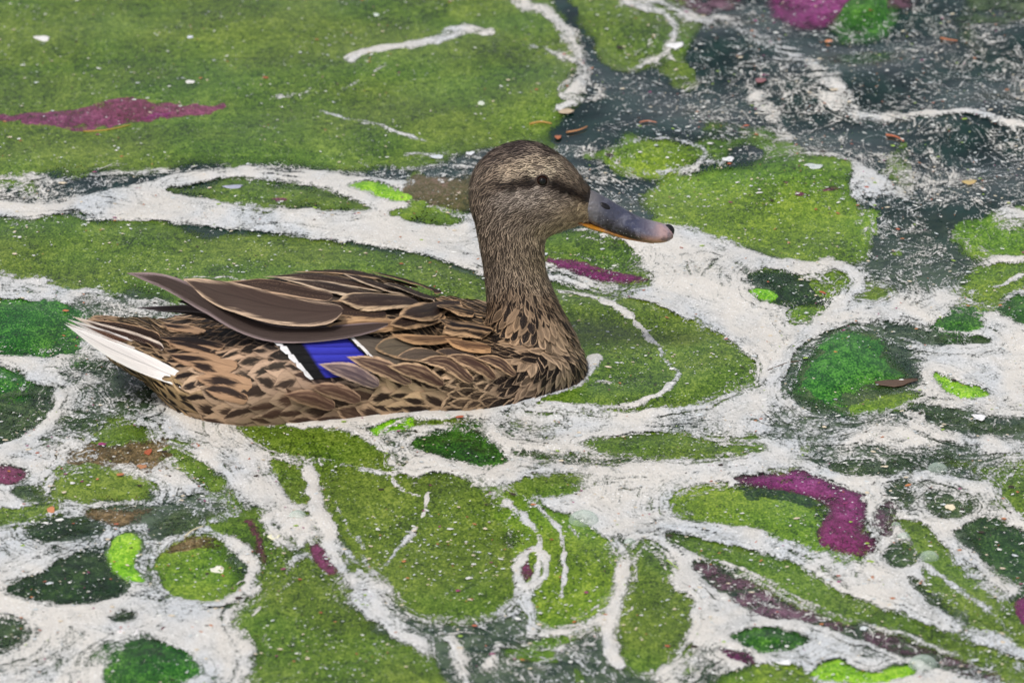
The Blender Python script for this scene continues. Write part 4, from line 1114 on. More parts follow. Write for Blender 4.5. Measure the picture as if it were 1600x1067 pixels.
# ------------------------------------------------------------------ contour feathers spread over the skin
EYE_PX = (847, 283)
tri = [(p.vertices[0], p.vertices[k], p.vertices[k + 1]) for p in bme.polygons for k in range(1, len(p.vertices) - 1)]
tri = np.array(tri)
A, B, C = co[tri[:, 0]], co[tri[:, 1]], co[tri[:, 2]]
area = np.linalg.norm(np.cross(B - A, C - A), axis=1) / 2
cand = rng.choice(len(tri), 60000, p=area / area.sum())
r1, r2 = np.sqrt(rng.random(len(cand))), rng.random(len(cand))
CP = A[cand] * (1 - r1)[:, None] + B[cand] * (r1 * (1 - r2))[:, None] + C[cand] * (r1 * r2)[:, None]
grid = {}
CELL = .016
stuff = {}
singles = []
for p_ in CP:
    p = Vector(p_)
    if p.z < -.006:
        continue
    s, d, z = loc(p)
    px, py = near_pix(p)
    if (px - EYE_PX[0]) ** 2 + ((py - EYE_PX[1]) * 1.15) ** 2 < 12.5 ** 2:
        continue
    if px > np.interp(py, [285, 298, 310, 325, 338, 350], [930, 927, 915, 917, 921, 922]):
        continue
    L, W, dx, dy, dk, eg, ew, pat, chev = guide(px, py)
    if 440 < px < 735 and py < 505 and d > -.004:
        continue
    far_side = d < -.004
    big_ = L >= 21
    rad = (.60 if pat != 2 else .66) if big_ else .46
    rad *= math.sqrt(L * W) * MMPX * (1.1 if far_side else 1.0)
    L, W = (L * 1.35, W * 1.45) if big_ else (L * 1.1, W * 1.0)
    key = tuple(int(math.floor(c / CELL)) for c in p)
    ok = True
    for ax in (-1, 0, 1):
        for ay in (-1, 0, 1):
            for az in (-1, 0, 1):
                for q, rq in grid.get((key[0] + ax, key[1] + ay, key[2] + az), ()):
                    if (q - p).length < max(rad, rq) * .95:
                        ok = False
                        break
                if not ok: break
            if not ok: break
        if not ok: break
    if not ok:
        continue
    grid.setdefault(key, []).append((p, rad))
    co_, nr, _, _ = bvh.find_nearest(p)
    nn = nr.normalized()
    ang = random.gauss(0, .22)
    ca, sa = math.cos(ang), math.sin(ang)
    dx, dy = dx * ca - dy * sa, dx * sa + dy * ca
    dirv = DF * dx - DZ * dy
    dirv = dirv - nn * dirv.dot(nn)
    if dirv.length < .25:
        dirv = -DF - DZ * .6
        dirv = dirv - nn * dirv.dot(nn)
    dirv.normalize()
    Lm, Wm = L * MMPX * random.uniform(.85, 1.2), W * MMPX * random.uniform(.85, 1.15) * .5
    small = not big_
    nrow = 4 if small else 7
    lift0, lift1 = (.0001, .0011) if small else (.0003, .0026)
    pts, nrs, wid = [], [], []
    start = p - dirv * Lm * .45
    for i in range(nrow):
        t = i / (nrow - 1)
        q = start + dirv * (Lm * t)
        hit, hn, _, _ = bvh.find_nearest(q)
        if hit is None:
            hit, hn = q, nn
        # let the tips stand free instead of following sharp turns
        pt = hit + hn * (lift0 + (lift1 - lift0) * t + random.uniform(0, .0002))
        pts.append(pt)
        nrs.append(hn.normalized())
        if small:
            prf = (.55, 1.0, .85, .12)[i]
        else:
            prf = (.45, .78, .97, 1.0, .92, .66, .16)[i]
        wid.append(Wm * prf)
    dk_, eg_, ew_ = lin(dk), lin(eg), ew * random.uniform(.45, 1.6)
    if px > 775 and 462 < py:                    # breast: dark drops and buff drops side by side
        q_ = random.random()
        pat, chev = 0, 0
        if q_ < .50:
            ew_ = random.uniform(.10, .30)
        elif q_ < .88:
            dk_, eg_, ew_ = tuple(.45 * a_ + .55 * b_ for a_, b_ in zip(dk_, eg_)), eg_, .5
        else:
            dk_ = tuple(.7 * a_ + .3 * b_ for a_, b_ in zip(dk_, eg_))
    elif px < 340 and py > 565 and pat == 0:              # under the tail: long dark wedges
        pat = 2
    args = (pts, nrs, wid, vary(dk_, .35), vary(eg_, .30), ew_, chev, pat)
    if not small and not far_side and p.z > .002 and nn.dot((CAM - p).normalized()) > .12:
        nm = 'breast_feather' if px > 775 else 'back_feather' if (py < 560 and px > 470) else 'flank_feather' if px > 440 else 'rump_feather'
        singles.append((L * W, nm, args))
    else:
        nm = 'head_plumage' if py < 385 and px > 725 else 'neck_plumage' if py < 490 and px > 740 else 'body_plumage'
        stuff.setdefault(nm, Feathers()).add(*args, cols=3 if small else 5)
singles.sort(key=lambda a: -a[0])
NSINGLE = 215
for k, (sz, nm, args) in enumerate(singles):
    if k < NSINGLE:
        f = Feathers()
        f.add(*args)
        f.build(nm)
    else:
        stuff.setdefault('body_plumage', Feathers()).add(*args)
for nm, f in stuff.items():
    f.build(nm, 'stuff')
print('singles', len(singles), {k: len(v.F) for k, v in stuff.items()})

# ------------------------------------------------------------------ the big feathers, one by one
def big(name, spine, wids, lift, dark, edge, ew=.1, pat=0, chev=0, mode='body', d=(0, 0), n=26, cols=7, camber=.20, mirror=False, skew=0.0, fray=.25, tip=.14):
    if name in ('scapular_feather', 'back_feather', 'covert_feather'):
        lift = (lift[0] * .5, lift[1])
    sp = smooth_poly(spine, False, 6)
    ts = np.linspace(0, 1, len(sp))
    wq = smooth_poly([(i_, w_) for i_, w_ in enumerate(wids)], False, 6)
    wv = np.interp(ts, np.linspace(0, 1, len(wq)), wq[:, 1])
    idx = np.linspace(0, len(sp) - 1, n)
    pts, nrs, wd = [], [], []
    for f_ in idx:
        x, y = np.interp(f_, np.arange(len(sp)), sp[:, 0]), np.interp(f_, np.arange(len(sp)), sp[:, 1])
        t = f_ / (len(sp) - 1)
        lf = (lift[0] + (lift[1] - lift[0]) * t) * mm
        dd = (d[0] + (d[1] - d[0]) * t) * mm
        if mode == 'body':
            hit, hn, _, _ = bvh.ray_cast(CAM, ray(x, y))
            dy_ = 0
            while hit is None and dy_ < 60:               # over the outline: carry the last surface point on upwards
                dy_ += 2
                hit, hn, _, _ = bvh.ray_cast(CAM, ray(x, y + dy_))
            if hit is None:
                hit, hn, _, _ = bvh.find_nearest(prof(x, y, dd))
            elif dy_:
                hit = hit + UPV * (dy_ * MMPX)
                hn = (hn.normalized() + DZ * .6).normalized()
        elif mode == 'wing':                       # lies on the body at its base, stands free of the rump at its tip
            hit, hn, _, _ = bvh.ray_cast(CAM, ray(x, y))
            dh = loc(hit)[1] if hit is not None else -1
            hit = prof(x, y, max(dd, dh))
            hn = (DN + DZ * .7).normalized() if hn is None else (hn.normalized() * (1 - t) + (DN + DZ * .7).normalized() * t).normalized()
        else:
            hit, hn = prof(x, y, dd), (DN + DZ * .45).normalized()
        pts.append(hit + hn * lf)
        nrs.append(hn.normalized())
        wd.append(np.interp(f_, np.arange(len(sp)), wv) * MMPX * (math.sqrt(max(.02, 1 - ((t - 1 + tip) / tip) ** 2)) if t > 1 - tip else math.sqrt(max(.05, 1 - ((.10 - t) / .10) ** 2)) if t < .10 and fray > 0 else 1.0))
    # even the path and the normals out
    for _ in range(3):
        for i in range(1, n - 1):
            pts[i] = pts[i] * .5 + (pts[i - 1] + pts[i + 1]) * .25
            nrs[i] = (nrs[i] * .5 + (nrs[i - 1] + nrs[i + 1]) * .25).normalized()
    # keep the drawn width where the surface leans away from the viewer
    if mode == 'body':
        for i in range(n):
            tan = (pts[min(i + 1, n - 1)] - pts[max(i - 1, 0)]).normalized()
            side = tan.cross(nrs[i]).normalized()
            v = (pts[i] - CAM).normalized()
            vis = (side - v * side.dot(v)).length
            wd[i] /= max(vis, .55)
    f = Feathers()
    f.add(pts, nrs, wd, lin(dark), lin(edge), ew, chev, pat, cols=cols, camber=camber, skew=skew, fray=fray)
    o = f.build(name)
    if mirror:
        g = Feathers()
        mp = []
        for p in pts:
            s, dq, z = loc(p)
            mp.append(glob(s, -dq, z))
        mn = [q - DN * (2 * q.dot(DN)) for q in nrs]
        g.add(mp, mn, wd, lin(dark), lin(edge), ew, chev, pat, cols=cols, camber=camber, skew=skew, fray=fray)
        g.build(name)
    return o


BR, DK, BUFF, CREAM, GREY = (82, 68, 62), (62, 50, 45), (196, 160, 122), (212, 188, 162), (112, 98, 100)
# tail, near side first
WHT = (232, 226, 222)
big('tail_feather', [(365, 622), (300, 602), (237, 574), (170, 545), (100, 508)], [5, 10, 15, 13, 3], (.6, 3.6), WHT, (240, 236, 232), .3, mode='wing', d=(46, 40), fray=.1)
big('tail_feather', [(320, 590), (237, 562), (170, 535), (101, 503)], [7, 9, 7, 2.5], (1, 1), (150, 112, 88), WHT, .55, mode='plane', d=(24, 30))
big('tail_feather', [(300, 570), (225, 545), (165, 522), (104, 498)], [7, 8, 6, 2], (0, 0), (96, 66, 50), WHT, .40, mode='plane', d=(16, 22))
big('tail_feather', [(255, 545), (210, 527), (160, 512), (112, 494)], [8, 8, 6, 2], (0, 0), (58, 40, 34), (222, 206, 192), .45, mode='plane', d=(20, 12))
big('tail_feather', [(250, 530), (215, 517), (175, 508), (135, 500)], [8, 8, 6, 2], (0, 0), (46, 34, 30), (196, 160, 126), .2, mode='plane', d=(8, 2))
for k in range(4):
    big('tail_feather', [(250, 528 - 3 * k), (215, 517 - 3 * k), (170, 508 - 3 * k), (132 + 4 * k, 499 - 2 * k)], [8, 8, 6, 2], (0, 0), (52, 38, 33), (190, 160, 130), .25, mode='plane', d=(-6 - 9 * k, -10 - 9 * k))
for (bx, by, tx, ty, w) in [(388, 624, 322, 610, 13), (395, 604, 306, 596, 15), (356, 592, 296, 572, 12), (372, 578, 262, 562, 16), (338, 558, 262, 542, 11), (352, 548, 240, 536, 15), (322, 524, 246, 516, 10)]:
    big('tail_covert', [(bx, by), ((bx + tx) / 2, (by + ty) / 2 - 3), (tx, ty)], [w * .7, w, w * .5], (2.5, 4.0), (44, 32, 28), (172, 138, 108), .45, pat=2, n=14, fray=.4, tip=.3)
# folded flight feathers
big('primary_feather', [(360, 492), (310, 482), (260, 482), (211, 481)], [8, 6, 4.5, 1.5], (0, 0), (52, 44, 46), (104, 96, 100), .2, mode='plane', d=(26, 14))
big('primary_feather', [(365, 500), (330, 484), (300, 474), (276, 470)], [8, 7, 5, 1.5], (0, 0), (26, 22, 22), (60, 52, 50), .1, mode='plane', d=(30, 22))
big('primary_feather', [(370, 508), (330, 494), (285, 486), (240, 486)], [8, 6, 4, 1.5], (0, 0), (34, 28, 28), (80, 72, 72), .15, mode='plane', d=(22, 12))
# blue wing patch: secondaries, each black - blue - black - white
for k in range(5):
    big('speculum_feather', [(588 + 5 * k, 536 + 8 * k), (540 + 4 * k, 537 + 10 * k), (480 + 7 * k, 538 + 11 * k), (428 + 12 * k, 539 + 12 * k)], [8.5, 9, 8.5, 7.5], (3.4 - .3 * k, 4.2 - .3 * k), (20, 18, 22), WHT, 0.0, pat=1, camber=.04, skew=.55, fray=0, tip=.001)
big('tertial_feather', [(600, 522), (500, 532), (425, 530), (365, 505), (312, 470), (275, 449), (240, 436), (198, 428)], [12, 14, 16, 16, 15, 13, 9, 2], (9.0, 2.0), (62, 50, 46), (142, 124, 124), .16, mode='wing', d=(60, 22), n=34, fray=.05)
big('tertial_feather', [(535, 500), (490, 500), (430, 490), (370, 472), (318, 453), (286, 441)], [20, 27, 30, 25, 14, 3], (7.4, 7.6), (70, 56, 50), (206, 178, 152), .10, mode='wing', d=(58, 26), n=30, cols=9, fray=.05)
big('tertial_feather', [(520, 478), (470, 466), (410, 452), (350, 444)], [13, 14, 11, 3], (6.8, 6.0), (58, 44, 38), (196, 164, 136), .12, mode='wing', d=(40, 24), fray=.1)
# back and scapulars
big('back_feather', [(600, 456), (540, 447), (480, 441), (414, 446)], [9, 10, 9, 2], (6.0, 6.0), (58, 44, 38), CREAM, .20)
big('back_feather', [(600, 470), (550, 464), (500, 455), (440, 450)], [9, 10, 9, 2], (6.6, 6.6), (52, 40, 35), CREAM, .24)
big('back_feather', [(650, 452), (590, 438), (530, 431), (455, 436)], [9, 9, 8, 2], (4.5, 4.5), (46, 35, 31), (196, 164, 130), .20)
big('back_feather', [(640, 466), (600, 458), (565, 449), (535, 444)], [8, 9, 8, 2], (7.2, 7.2), (48, 36, 32), CREAM, .24)
big('back_feather', [(690, 464), (650, 452), (610, 444), (575, 440)], [8, 9, 8, 2], (6.6, 6.8), (48, 38, 34), BUFF, .20)
big('back_feather', [(680, 476), (645, 468), (615, 461), (592, 462)], [8, 9, 8, 3], (8.4, 8.6), (60, 48, 43), CREAM, .22)
big('scapular_feather', [(600, 497), (560, 494), (525, 494), (497, 494)], [13, 15, 15, 4], (8.0, 8.6), (56, 43, 38), BUFF, .28)
big('scapular_feather', [(640, 512), (590, 516), (545, 520), (510, 522)], [10, 12, 11, 3], (7.6, 8.0), (112, 86, 64), (196, 158, 118), .55, chev=.5)
big('scapular_feather', [(645, 478), (600, 479), (560, 484), (528, 489)], [14, 20, 19, 5], (9.0, 9.8), (60, 47, 42), (216, 186, 152), .24)
big('scapular_feather', [(690, 500), (650, 508), (625, 518), (602, 524)], [12, 15, 14, 4], (9.0, 9.6), (42, 31, 27), BUFF, .28)
big('scapular_feather', [(715, 482), (675, 492), (640, 504), (614, 514)], [14, 19, 18, 5], (9.8, 10.6), (52, 40, 36), (208, 172, 134), .28)
big('scapular_feather', [(720, 536), (680, 540), (640, 541), (606, 536)], [9, 10, 9, 3], (8.4, 8.8), (104, 78, 58), (190, 150, 110), .5, chev=.5)
big('scapular_feather', [(770, 528), (735, 525), (700, 525), (668, 518)], [15, 18, 18, 5], (9.8, 10.4), (30, 22, 20), BUFF, .26, chev=.7)
big('scapular_feather', [(740, 500), (705, 498), (675, 503)], [10, 13, 4], (10.6, 11.0), (32, 24, 21), BUFF, .34, chev=.5)
big('scapular_feather', [(765, 552), (725, 552), (685, 548)], [9, 11, 3], (8.8, 9.2), (96, 70, 52), (192, 150, 108), .5, chev=.4)
# coverts over the wing patch, white tips towards the bar
for k in range(4):
    big('covert_feather', [(640 + 4 * k, 545 + 8 * k), (596 + 7 * k, 543 + 9 * k), (566 + 10 * k, 538 + 10 * k), (536 + 14 * k, 532 + 11 * k)], [9, 10, 10, 6], (6.2 - .2 * k, 6.6 - .2 * k), (96, 86, 76), (228, 222, 216), .20, pat=3, skew=1.4, fray=0, tip=.001)
big('covert_feather', [(645, 548), (615, 548), (582, 552)], [15, 18, 6], (7.4, 8.0), (98, 88, 74), (184, 150, 114), .14)
big('covert_feather', [(690, 564), (650, 560), (616, 564)], [10, 12, 4], (7.2, 7.8), (92, 80, 70), (196, 162, 128), .18)
big('covert_feather', [(740, 562), (705, 562), (672, 562)], [9, 11, 4], (7.0, 7.6), (74, 62, 56), (192, 158, 124), .2)
# long flank plumes curling up over the wing edge
for (bx, by, tx, ty, w, dk_, eg_) in [(590, 598, 496, 573, 14, (104, 88, 94), (196, 168, 152)), (640, 594, 538, 562, 14, (84, 64, 58), (206, 172, 140)), (690, 598, 600, 572, 13, (82, 60, 52), (210, 176, 140)),
                                     (735, 592, 645, 570, 12, (78, 58, 50), (208, 174, 138)), (770, 588, 690, 572, 11, (74, 54, 46), (204, 170, 134)), (800, 584, 735, 574, 9, (70, 52, 46), (200, 166, 130)),
                                     (560, 622, 478, 600, 13, (98, 72, 62), (186, 152, 126)), (520, 632, 440, 612, 14, (96, 70, 60), (176, 142, 116))]:
    big('flank_feather', [(bx, by), ((bx + tx) / 2 + 6, (by + ty) / 2 - 5), (tx, ty)], [w * .6, w, w * .35], (5.0, 8.5), dk_, eg_, .30, chev=.4, n=16, fray=.3, tip=.3)

# ------------------------------------------------------------------ bill
def mat_bill():
    t = NT('bill')
    c = t.attr('tint', 'Color')
    p = t.pos()
    n1 = t.noise(p, 260, 3)
    c = t.mix(t.math('MULTIPLY', t.ss(n1, .5, .75), .35), c, lin((96, 98, 112)))
    mo = t.noise(p, 75, 4, .6, .6)
    c = t.mix(t.math('MULTIPLY', t.ss(mo, .50, .66), .45), c, lin((134, 134, 148)))
    c = t.mix(t.math('MULTIPLY', t.ss(t.noise(p, 130, 3, .6), .54, .66), .45), c, lin((52, 50, 60)))
    sm = t.attr('spots')
    vz = t.voro(p, 420)
    sp_ = t.math('MULTIPLY', t.math('LESS_THAN', vz, .40), sm)
    sp2 = t.math('MULTIPLY', t.ss(t.noise(p, 180, 3, .6), .50, .60), sm)
    c = t.mix(t.math('MULTIPLY', t.math('MAXIMUM', sp_, sp2), .85), c, lin((30, 26, 28)))
    c = t.mix(t.math('MULTIPLY', t.math('LESS_THAN', t.voro(p, 520), .16), t.math('MULTIPLY', sm, .8)), c, lin((210, 208, 210)))
    t.set(Base_Color=c, Roughness=.30, Specular_IOR_Level=.5)
    t.bump(t.math('ADD', t.math('ADD', n1, mo), t.noise(p, 600, 2)), .0008, .7)
    return t.m


BILL = mat_bill()


def ramp(stops, x):
    xs_ = [s_[0] for s_ in stops]
    return tuple(np.interp(x, xs_, [s_[1][c] for s_ in stops]) for c in range(3))


def bill_half(rows_, n, upper, colf, name, parent):
    rr = np.array([smooth_poly([(i_, r_[c]) for i_, r_ in enumerate(rows_)], False, 5)[:, 1] for c in range(5)]).T
    rings_, tints, spots = [], [], []
    for x, ty, by, w, rb in rr:
        s0, z0 = lo2(x, ty)
        s1, z1 = lo2(x, by)
        r_ = []
        for k in range(n):
            th = 2 * math.pi * k / n
            c_, s_ = math.cos(th), math.sin(th)
            wz = w * mm * (1 if s_ < 0 else (1 - rb * s_ ** 2))
            pz = (z0 + z1) / 2 + (z0 - z1) / 2 * (math.copysign(abs(s_) ** (.75 if s_ < 0 else 1.15), s_))
            r_.append(glob((s0 + s1) / 2, wz * math.copysign(abs(c_) ** .8, c_), pz))
            tints.append(lin(colf(x, s_, k)))
            spots.append((1.0 if -.75 < s_ < -.05 else .25 if s_ <= .4 else .08) * float(np.interp(x, [925, 945, 990, 1010], [.2, 1, 1, .1])) if upper else 0)
        rings_.append(r_)
    V_, F_ = ring_loft(rings_)
    o = mesh_obj(name, V_, F_, BILL, attrs={'tint': ('FLOAT_COLOR', tints), 'spots': ('FLOAT', spots)})
    return child(o, parent)


def upper_col(x, s_, k):
    blue = (98, 104, 130)
    c = ramp([(905, (112, 106, 104)), (930, (106, 104, 108)), (945, (68, 70, 84)), (990, (66, 70, 94)), (1012, (104, 98, 112)), (1030, (178, 150, 150)), (1050, (186, 150, 150))], x)
    if s_ < .1 and x > 930:                     # dark blotched rim, orange at the very edge
        f = min(1, (.1 - s_) / .4)
        rim = ramp([(935, (34, 30, 34)), (985, (52, 44, 48)), (1000, (150, 112, 96)), (1020, (196, 146, 120)), (1050, (170, 130, 120))], x)
        c = tuple(a * (1 - f) + b * f for a, b in zip(c, rim))
    if s_ < -.86 and x > 930:
        c = ramp([(930, (150, 104, 30)), (980, (196, 140, 60)), (1050, (204, 150, 110))], x)
    return c


UP = [(903, 300, 338, 6.5, .2), (915, 296, 342, 8.3, .3), (926, 298, 349, 9.2, .35), (945, 308, 358, 9.6, .4), (962, 318, 364, 10, .42), (980, 329, 369, 10.4, .42), (1000, 340, 373, 11, .36), (1018, 346, 376, 11.2, .3), (1034, 350, 376, 9.6, .25), (1045, 354, 374, 6.5, .2), (1051, 359, 371, 3, .1)]
upper = bill_half(UP, 28, True, upper_col, 'upper_mandible', duck)
LOW = [(893, 338, 343, 7.6, 0), (905, 340, 347, 8.6, 0), (925, 347, 355, 8.4, 0), (945, 352, 361, 8.0, 0), (970, 360, 368.5, 8.0, 0), (1000, 368, 374, 7.5, 0), (1020, 374, 377, 6, 0)]
lower = bill_half(LOW, 20, False, lambda x, s_, k: ramp([(893, (70, 46, 20)), (903, (160, 104, 28)), (945, (186, 128, 40)), (985, (150, 104, 60)), (1000, (186, 132, 90))], x) if s_ > -.6 else (150, 120, 70), 'lower_mandible', duck)


def blob(name, center, ax, ay, az, ra, rb_, rc, mat, parent, n=14, m=8):
    V_, F_ = [], []
    for i in range(m + 1):
        ph = math.pi * i / m
        for j in range(n):
            th = 2 * math.pi * j / n
            V_.append(center + ax * (ra * math.sin(ph) * math.cos(th)) + ay * (rb_ * math.sin(ph) * math.sin(th)) + az * (rc * math.cos(ph)))
    for i in range(m):
        for j in range(n):
            F_.append((i * n + j, i * n + (j + 1) % n, (i + 1) * n + (j + 1) % n, (i + 1) * n + j))
    return mesh_obj(name, V_, F_, mat, parent)


def simple(name, col, rough=.5, spec=.5, **kw):
    t = NT(name)
    p = t.pos()
    n1 = t.noise(p, 300, 3)
    c = t.mix(n1, tuple(v * .8 for v in lin(col)[:3]) + (1,), tuple(min(1, v * 1.15) for v in lin(col)[:3]) + (1,))
    t.set(Base_Color=c, Roughness=rough, Specular_IOR_Level=spec, **kw)
    return t.m


BLACK = simple('bill_black', (22, 20, 22), .35)
bvu = BVHTree.FromPolygons([v.co[:] for v in upper.data.vertices], [tuple(p.vertices) for p in upper.data.polygons])
ax = (prof(960, 316) - prof(930, 300)).normalized()
hit, hn, _, _ = bvu.ray_cast(CAM, ray(946, 322))
if hit:
    child(blob('nostril', hit, ax, hn.cross(ax).normalized(), hn.normalized(), 9 * MMPX, 4.6 * MMPX, .0007, BLACK, None), upper).matrix_parent_inverse = Matrix.Identity(4)
nail = blob('bill_nail', prof(1044, 361), DF, DN, DZ, 10 * MMPX, .0042, 10.5 * MMPX, BLACK, None)
child(nail, upper).matrix_parent_inverse = Matrix.Identity(4)

# ------------------------------------------------------------------ eyes
eye_m = NT('eye_brown')
eye_m.set(Base_Color=lin((38, 20, 13)), Roughness=.12, Specular_IOR_Level=.35)
PUP = NT('pupil_black')
PUP.set(Base_Color=(.004, .004, .004, 1), Roughness=.10, Specular_IOR_Level=.35)
LID = simple('eyelid', (56, 44, 38), .7)
hit, hn, _, _ = bvh.ray_cast(CAM, ray(*EYE_PX))
hn = (hn + DN * 1.2).normalized()
for sgn in (1, -1):
    s, d, z = loc(hit)
    c = glob(s, sgn * d, z)
    nz = hn if sgn > 0 else hn - DN * (2 * hn.dot(DN))
    ax_ = DF - nz * DF.dot(nz)
    ax_.normalize()
    ay_ = nz.cross(ax_).normalized()
    ctr = c - nz * .0018
    e_ = blob('eye', ctr, ax_, ay_, nz, .0037, .0036, .0042, eye_m.m, None, 24, 14)
    child(e_)
    pu = blob('pupil', ctr + nz * .0029, ax_, ay_, nz, .0024, .0024, .0017, PUP.m, None, 20, 10)
    pu.parent = e_
    V_, F_ = [], []
    for i in range(28):
        th = 2 * math.pi * i / 28
        for j in range(8):
            ph = 2 * math.pi * j / 8
            rr_ = .0040 + .0006 * math.cos(ph)
            V_.append(ctr + ax_ * (rr_ * 1.06 * math.cos(th)) + ay_ * (rr_ * .96 * math.sin(th)) + nz * (.0017 + .0009 * math.sin(ph)))
            F_.append((i * 8 + j, i * 8 + (j + 1) % 8, ((i + 1) % 28) * 8 + (j + 1) % 8, ((i + 1) % 28) * 8 + j))
    ld = mesh_obj('eyelid', V_, F_, LID)
    ld.parent = e_

# ------------------------------------------------------------------ loose barbs lying over the plumage
barbs = Feathers()
for k in range(0, len(CP), 16):
    p = Vector(CP[k])
    if p.z < .001:
        continue
    s, d, z = loc(p)
    if d < -.01:
        continue
    px, py = near_pix(p)
    if px > 916 or (px - EYE_PX[0]) ** 2 + (py - EYE_PX[1]) ** 2 < 15 ** 2:
        continue
    L, W, dx, dy, dk, eg, ew, pat, chev = guide(px, py)
    if L > 19 or (py < 560 and px < 750):
        continue
    hit, hn, _, _ = bvh.find_nearest(p)
    ang = random.gauss(0, .3)
    ca, sa = math.cos(ang), math.sin(ang)
    dx, dy = dx * ca - dy * sa, dx * sa + dy * ca
    dv = DF * dx - DZ * dy
    dv -= hn * dv.dot(hn)
    if dv.length < .2:
        continue
    dv.normalize()
    Lm = L * MMPX * random.uniform(.4, .8)
    c_ = vary(lin(eg if random.random() < .55 else dk), .3)
    hi = .0012 if L < 21 else .0030
    pts = [hit + dv * (Lm * t) + hn * (hi + .0006 * t) for t in (0, .5, 1)]
    w_ = (.00022 if L < 21 else .00034) * random.uniform(.7, 1.4)
    barbs.add(pts, [hn] * 3, [w_, w_, w_ * .3], c_, c_, .01, 0, 0, cols=2, fray=0)
barbs.build('loose_barbs', 'stuff')

# ================================================================== small floating things
def surf(px, py, up=.0016):
    p = ground(px, py)
    return Vector((p.x, p.y, float(ripple(p.x, p.y)) + up))


# crumbs: thousands of tiny flakes nobody could count
CRUMB = NT('crumbs')
CRUMB.set(Base_Color=CRUMB.attr('tint', 'Color'), Roughness=.6)
V_, F_, T_ = [], [], []
pal = [((226, 226, 222), 50), ((204, 210, 212), 30), ((214, 200, 176), 12), ((186, 120, 78), 3), ((176, 96, 70), 2), ((150, 60, 110), 2), ((60, 50, 42), 5), ((150, 180, 70), 3)]
pc = np.array([w for _, w in pal], float)
pc /= pc.sum()
N = 34000
cx, cy = rng.uniform(-60, 1660, N), rng.uniform(-60, 1120, N)
pick = rng.choice(len(pal), N, p=pc)
clump = fbm(cx / 60, cy / 30, 71, 4)
dens = np.where((cx > 880) & (cy < 330), 1.0, np.where(cy < 300, .42, .55))
for i in range(N):
    if clump[i] < .62 - .34 * dens[i] * rng.random() - .12:
        continue
    if rng.random() > dens[i]:
        continue
    p = surf(cx[i], cy[i], .0019)
    r = .00034 * math.exp(rng.normal(0, .50)) * (1.3 if pick[i] > 1 else 1.0)
    el_, an = rng.uniform(1.0, 2.2), rng.uniform(-.5, .5)
    b = len(V_)
    tilt = rng.normal(0, .0002)
    for k in range(5):
        th = 2 * math.pi * k / 5 + rng.uniform(-.3, .3)
        x, y = r * el_ * math.cos(th), r * 1.25 * math.sin(th)
        V_.append((p.x + x * math.cos(an) - y * math.sin(an), p.y + x * math.sin(an) + y * math.cos(an), p.z + tilt * math.cos(th)))
        T_.append(vary(lin(pal[pick[i]][0]), .15))
    V_.append((p.x, p.y, p.z + r * .5))
    T_.append(T_[-1])
    for k in range(5):
        F_.append((b + k, b + (k + 1) % 5, b + 5))
cr = mesh_obj('floating_crumbs', V_, F_, CRUMB.m, attrs={'tint': ('FLOAT_COLOR', T_)})
tag(cr, 'tiny pale crumbs scattered over the whole pond surface', 'crumbs', kind='stuff')


def flake(name, px, py, rx, ry, col, label, cat, ang=0.0, bend=.12, n=14, point=0.0, group=None):
    """a thin curved petal or leaf: rx, ry in photo pixels, built flat on the water with a curl and real thickness"""
    c = surf(px, py, .0014)
    rx, ry = rx * .82, ry * .72
    ax_, ay_ = rx * MMPX, ry * MMPX / se
    V_, F_ = [], []
    rings_ = 4
    for lay in (0, 1):
        for q in range(rings_ + 1):
            f = q / rings_
            for k in range(n):
                th = 2 * math.pi * k / n
                pr_ = 1 - point * abs(math.sin(th)) ** .5 * abs(math.cos(th))
                wob = 1 + .16 * math.sin(2 * th + px) + .14 * math.sin(3 * th + px * 1.7) + .10 * math.sin(5 * th + py)
                x, y = ax_ * f * math.cos(th) * wob, ay_ * f * math.sin(th) * pr_ * wob
                z = bend * min(ax_, ay_) * (f * f) * (math.cos(th) ** 2 * .8 + .1) - lay * .0004
                V_.append((c.x + x * math.cos(ang) - y * math.sin(ang), c.y + x * math.sin(ang) + y * math.cos(ang), c.z + z))
    m = (rings_ + 1) * n
    for lay in (0, 1):
        for q in range(rings_):
            for k in range(n):
                a = lay * m + q * n + k
                b = lay * m + q * n + (k + 1) % n
                F_.append((a, b, b + n, a + n) if lay == 0 else (a + n, b + n, b, a))
    for k in range(n):
        a, b = rings_ * n + k, rings_ * n + (k + 1) % n
        F_.append((a, b, b + m, a + m))
    key = 'flake_%d_%d_%d' % col
    mt = bpy.data.materials.get(key) or simple(key, col, .5, .4)
    mt.name = key
    o = mesh_obj(name, V_, F_, mt)
    tag(o, label, cat, group)
    return o


WP = (236, 234, 230)
flake('petal', 66, 64, 17, 8, WP, 'white petal on the broad olive mat above the plum strip', 'petal', .1)
flake('petal', 1056, 78, 17, 9, (250, 250, 250), 'bright white petal at the edge of the dark water', 'petal', -.15)
flake('petal', 297, 131, 9, 5, WP, 'small cream petal on the broad olive mat near the plum strip', 'petal')
flake('petal', 297, 61, 6, 4, (222, 226, 240), 'tiny bluish petal on the broad olive mat', 'petal')
flake('petal', 50, 440, 17, 6, WP, 'white petal lying on the foam behind the tail tip', 'petal', .1)
flake('petal', 340, 890, 12, 6, (244, 240, 220), 'cream petal on the ringed algae disc', 'petal', .7)
flake('petal', 428, 844, 9, 5, (244, 238, 206), 'cream petal on foam beside the curved olive band', 'petal', -.4)
flake('petal', 1485, 795, 8, 6, (240, 226, 196), 'cream petal on the murky brown green blotch', 'petal')
flake('petal', 202, 992, 16, 6, (240, 236, 236), 'white petal with pink rim in broad cream foam', 'petal')
flake('petal', 1222, 1036, 14, 6, (248, 246, 248), 'white petal near the purple scraps', 'petal')
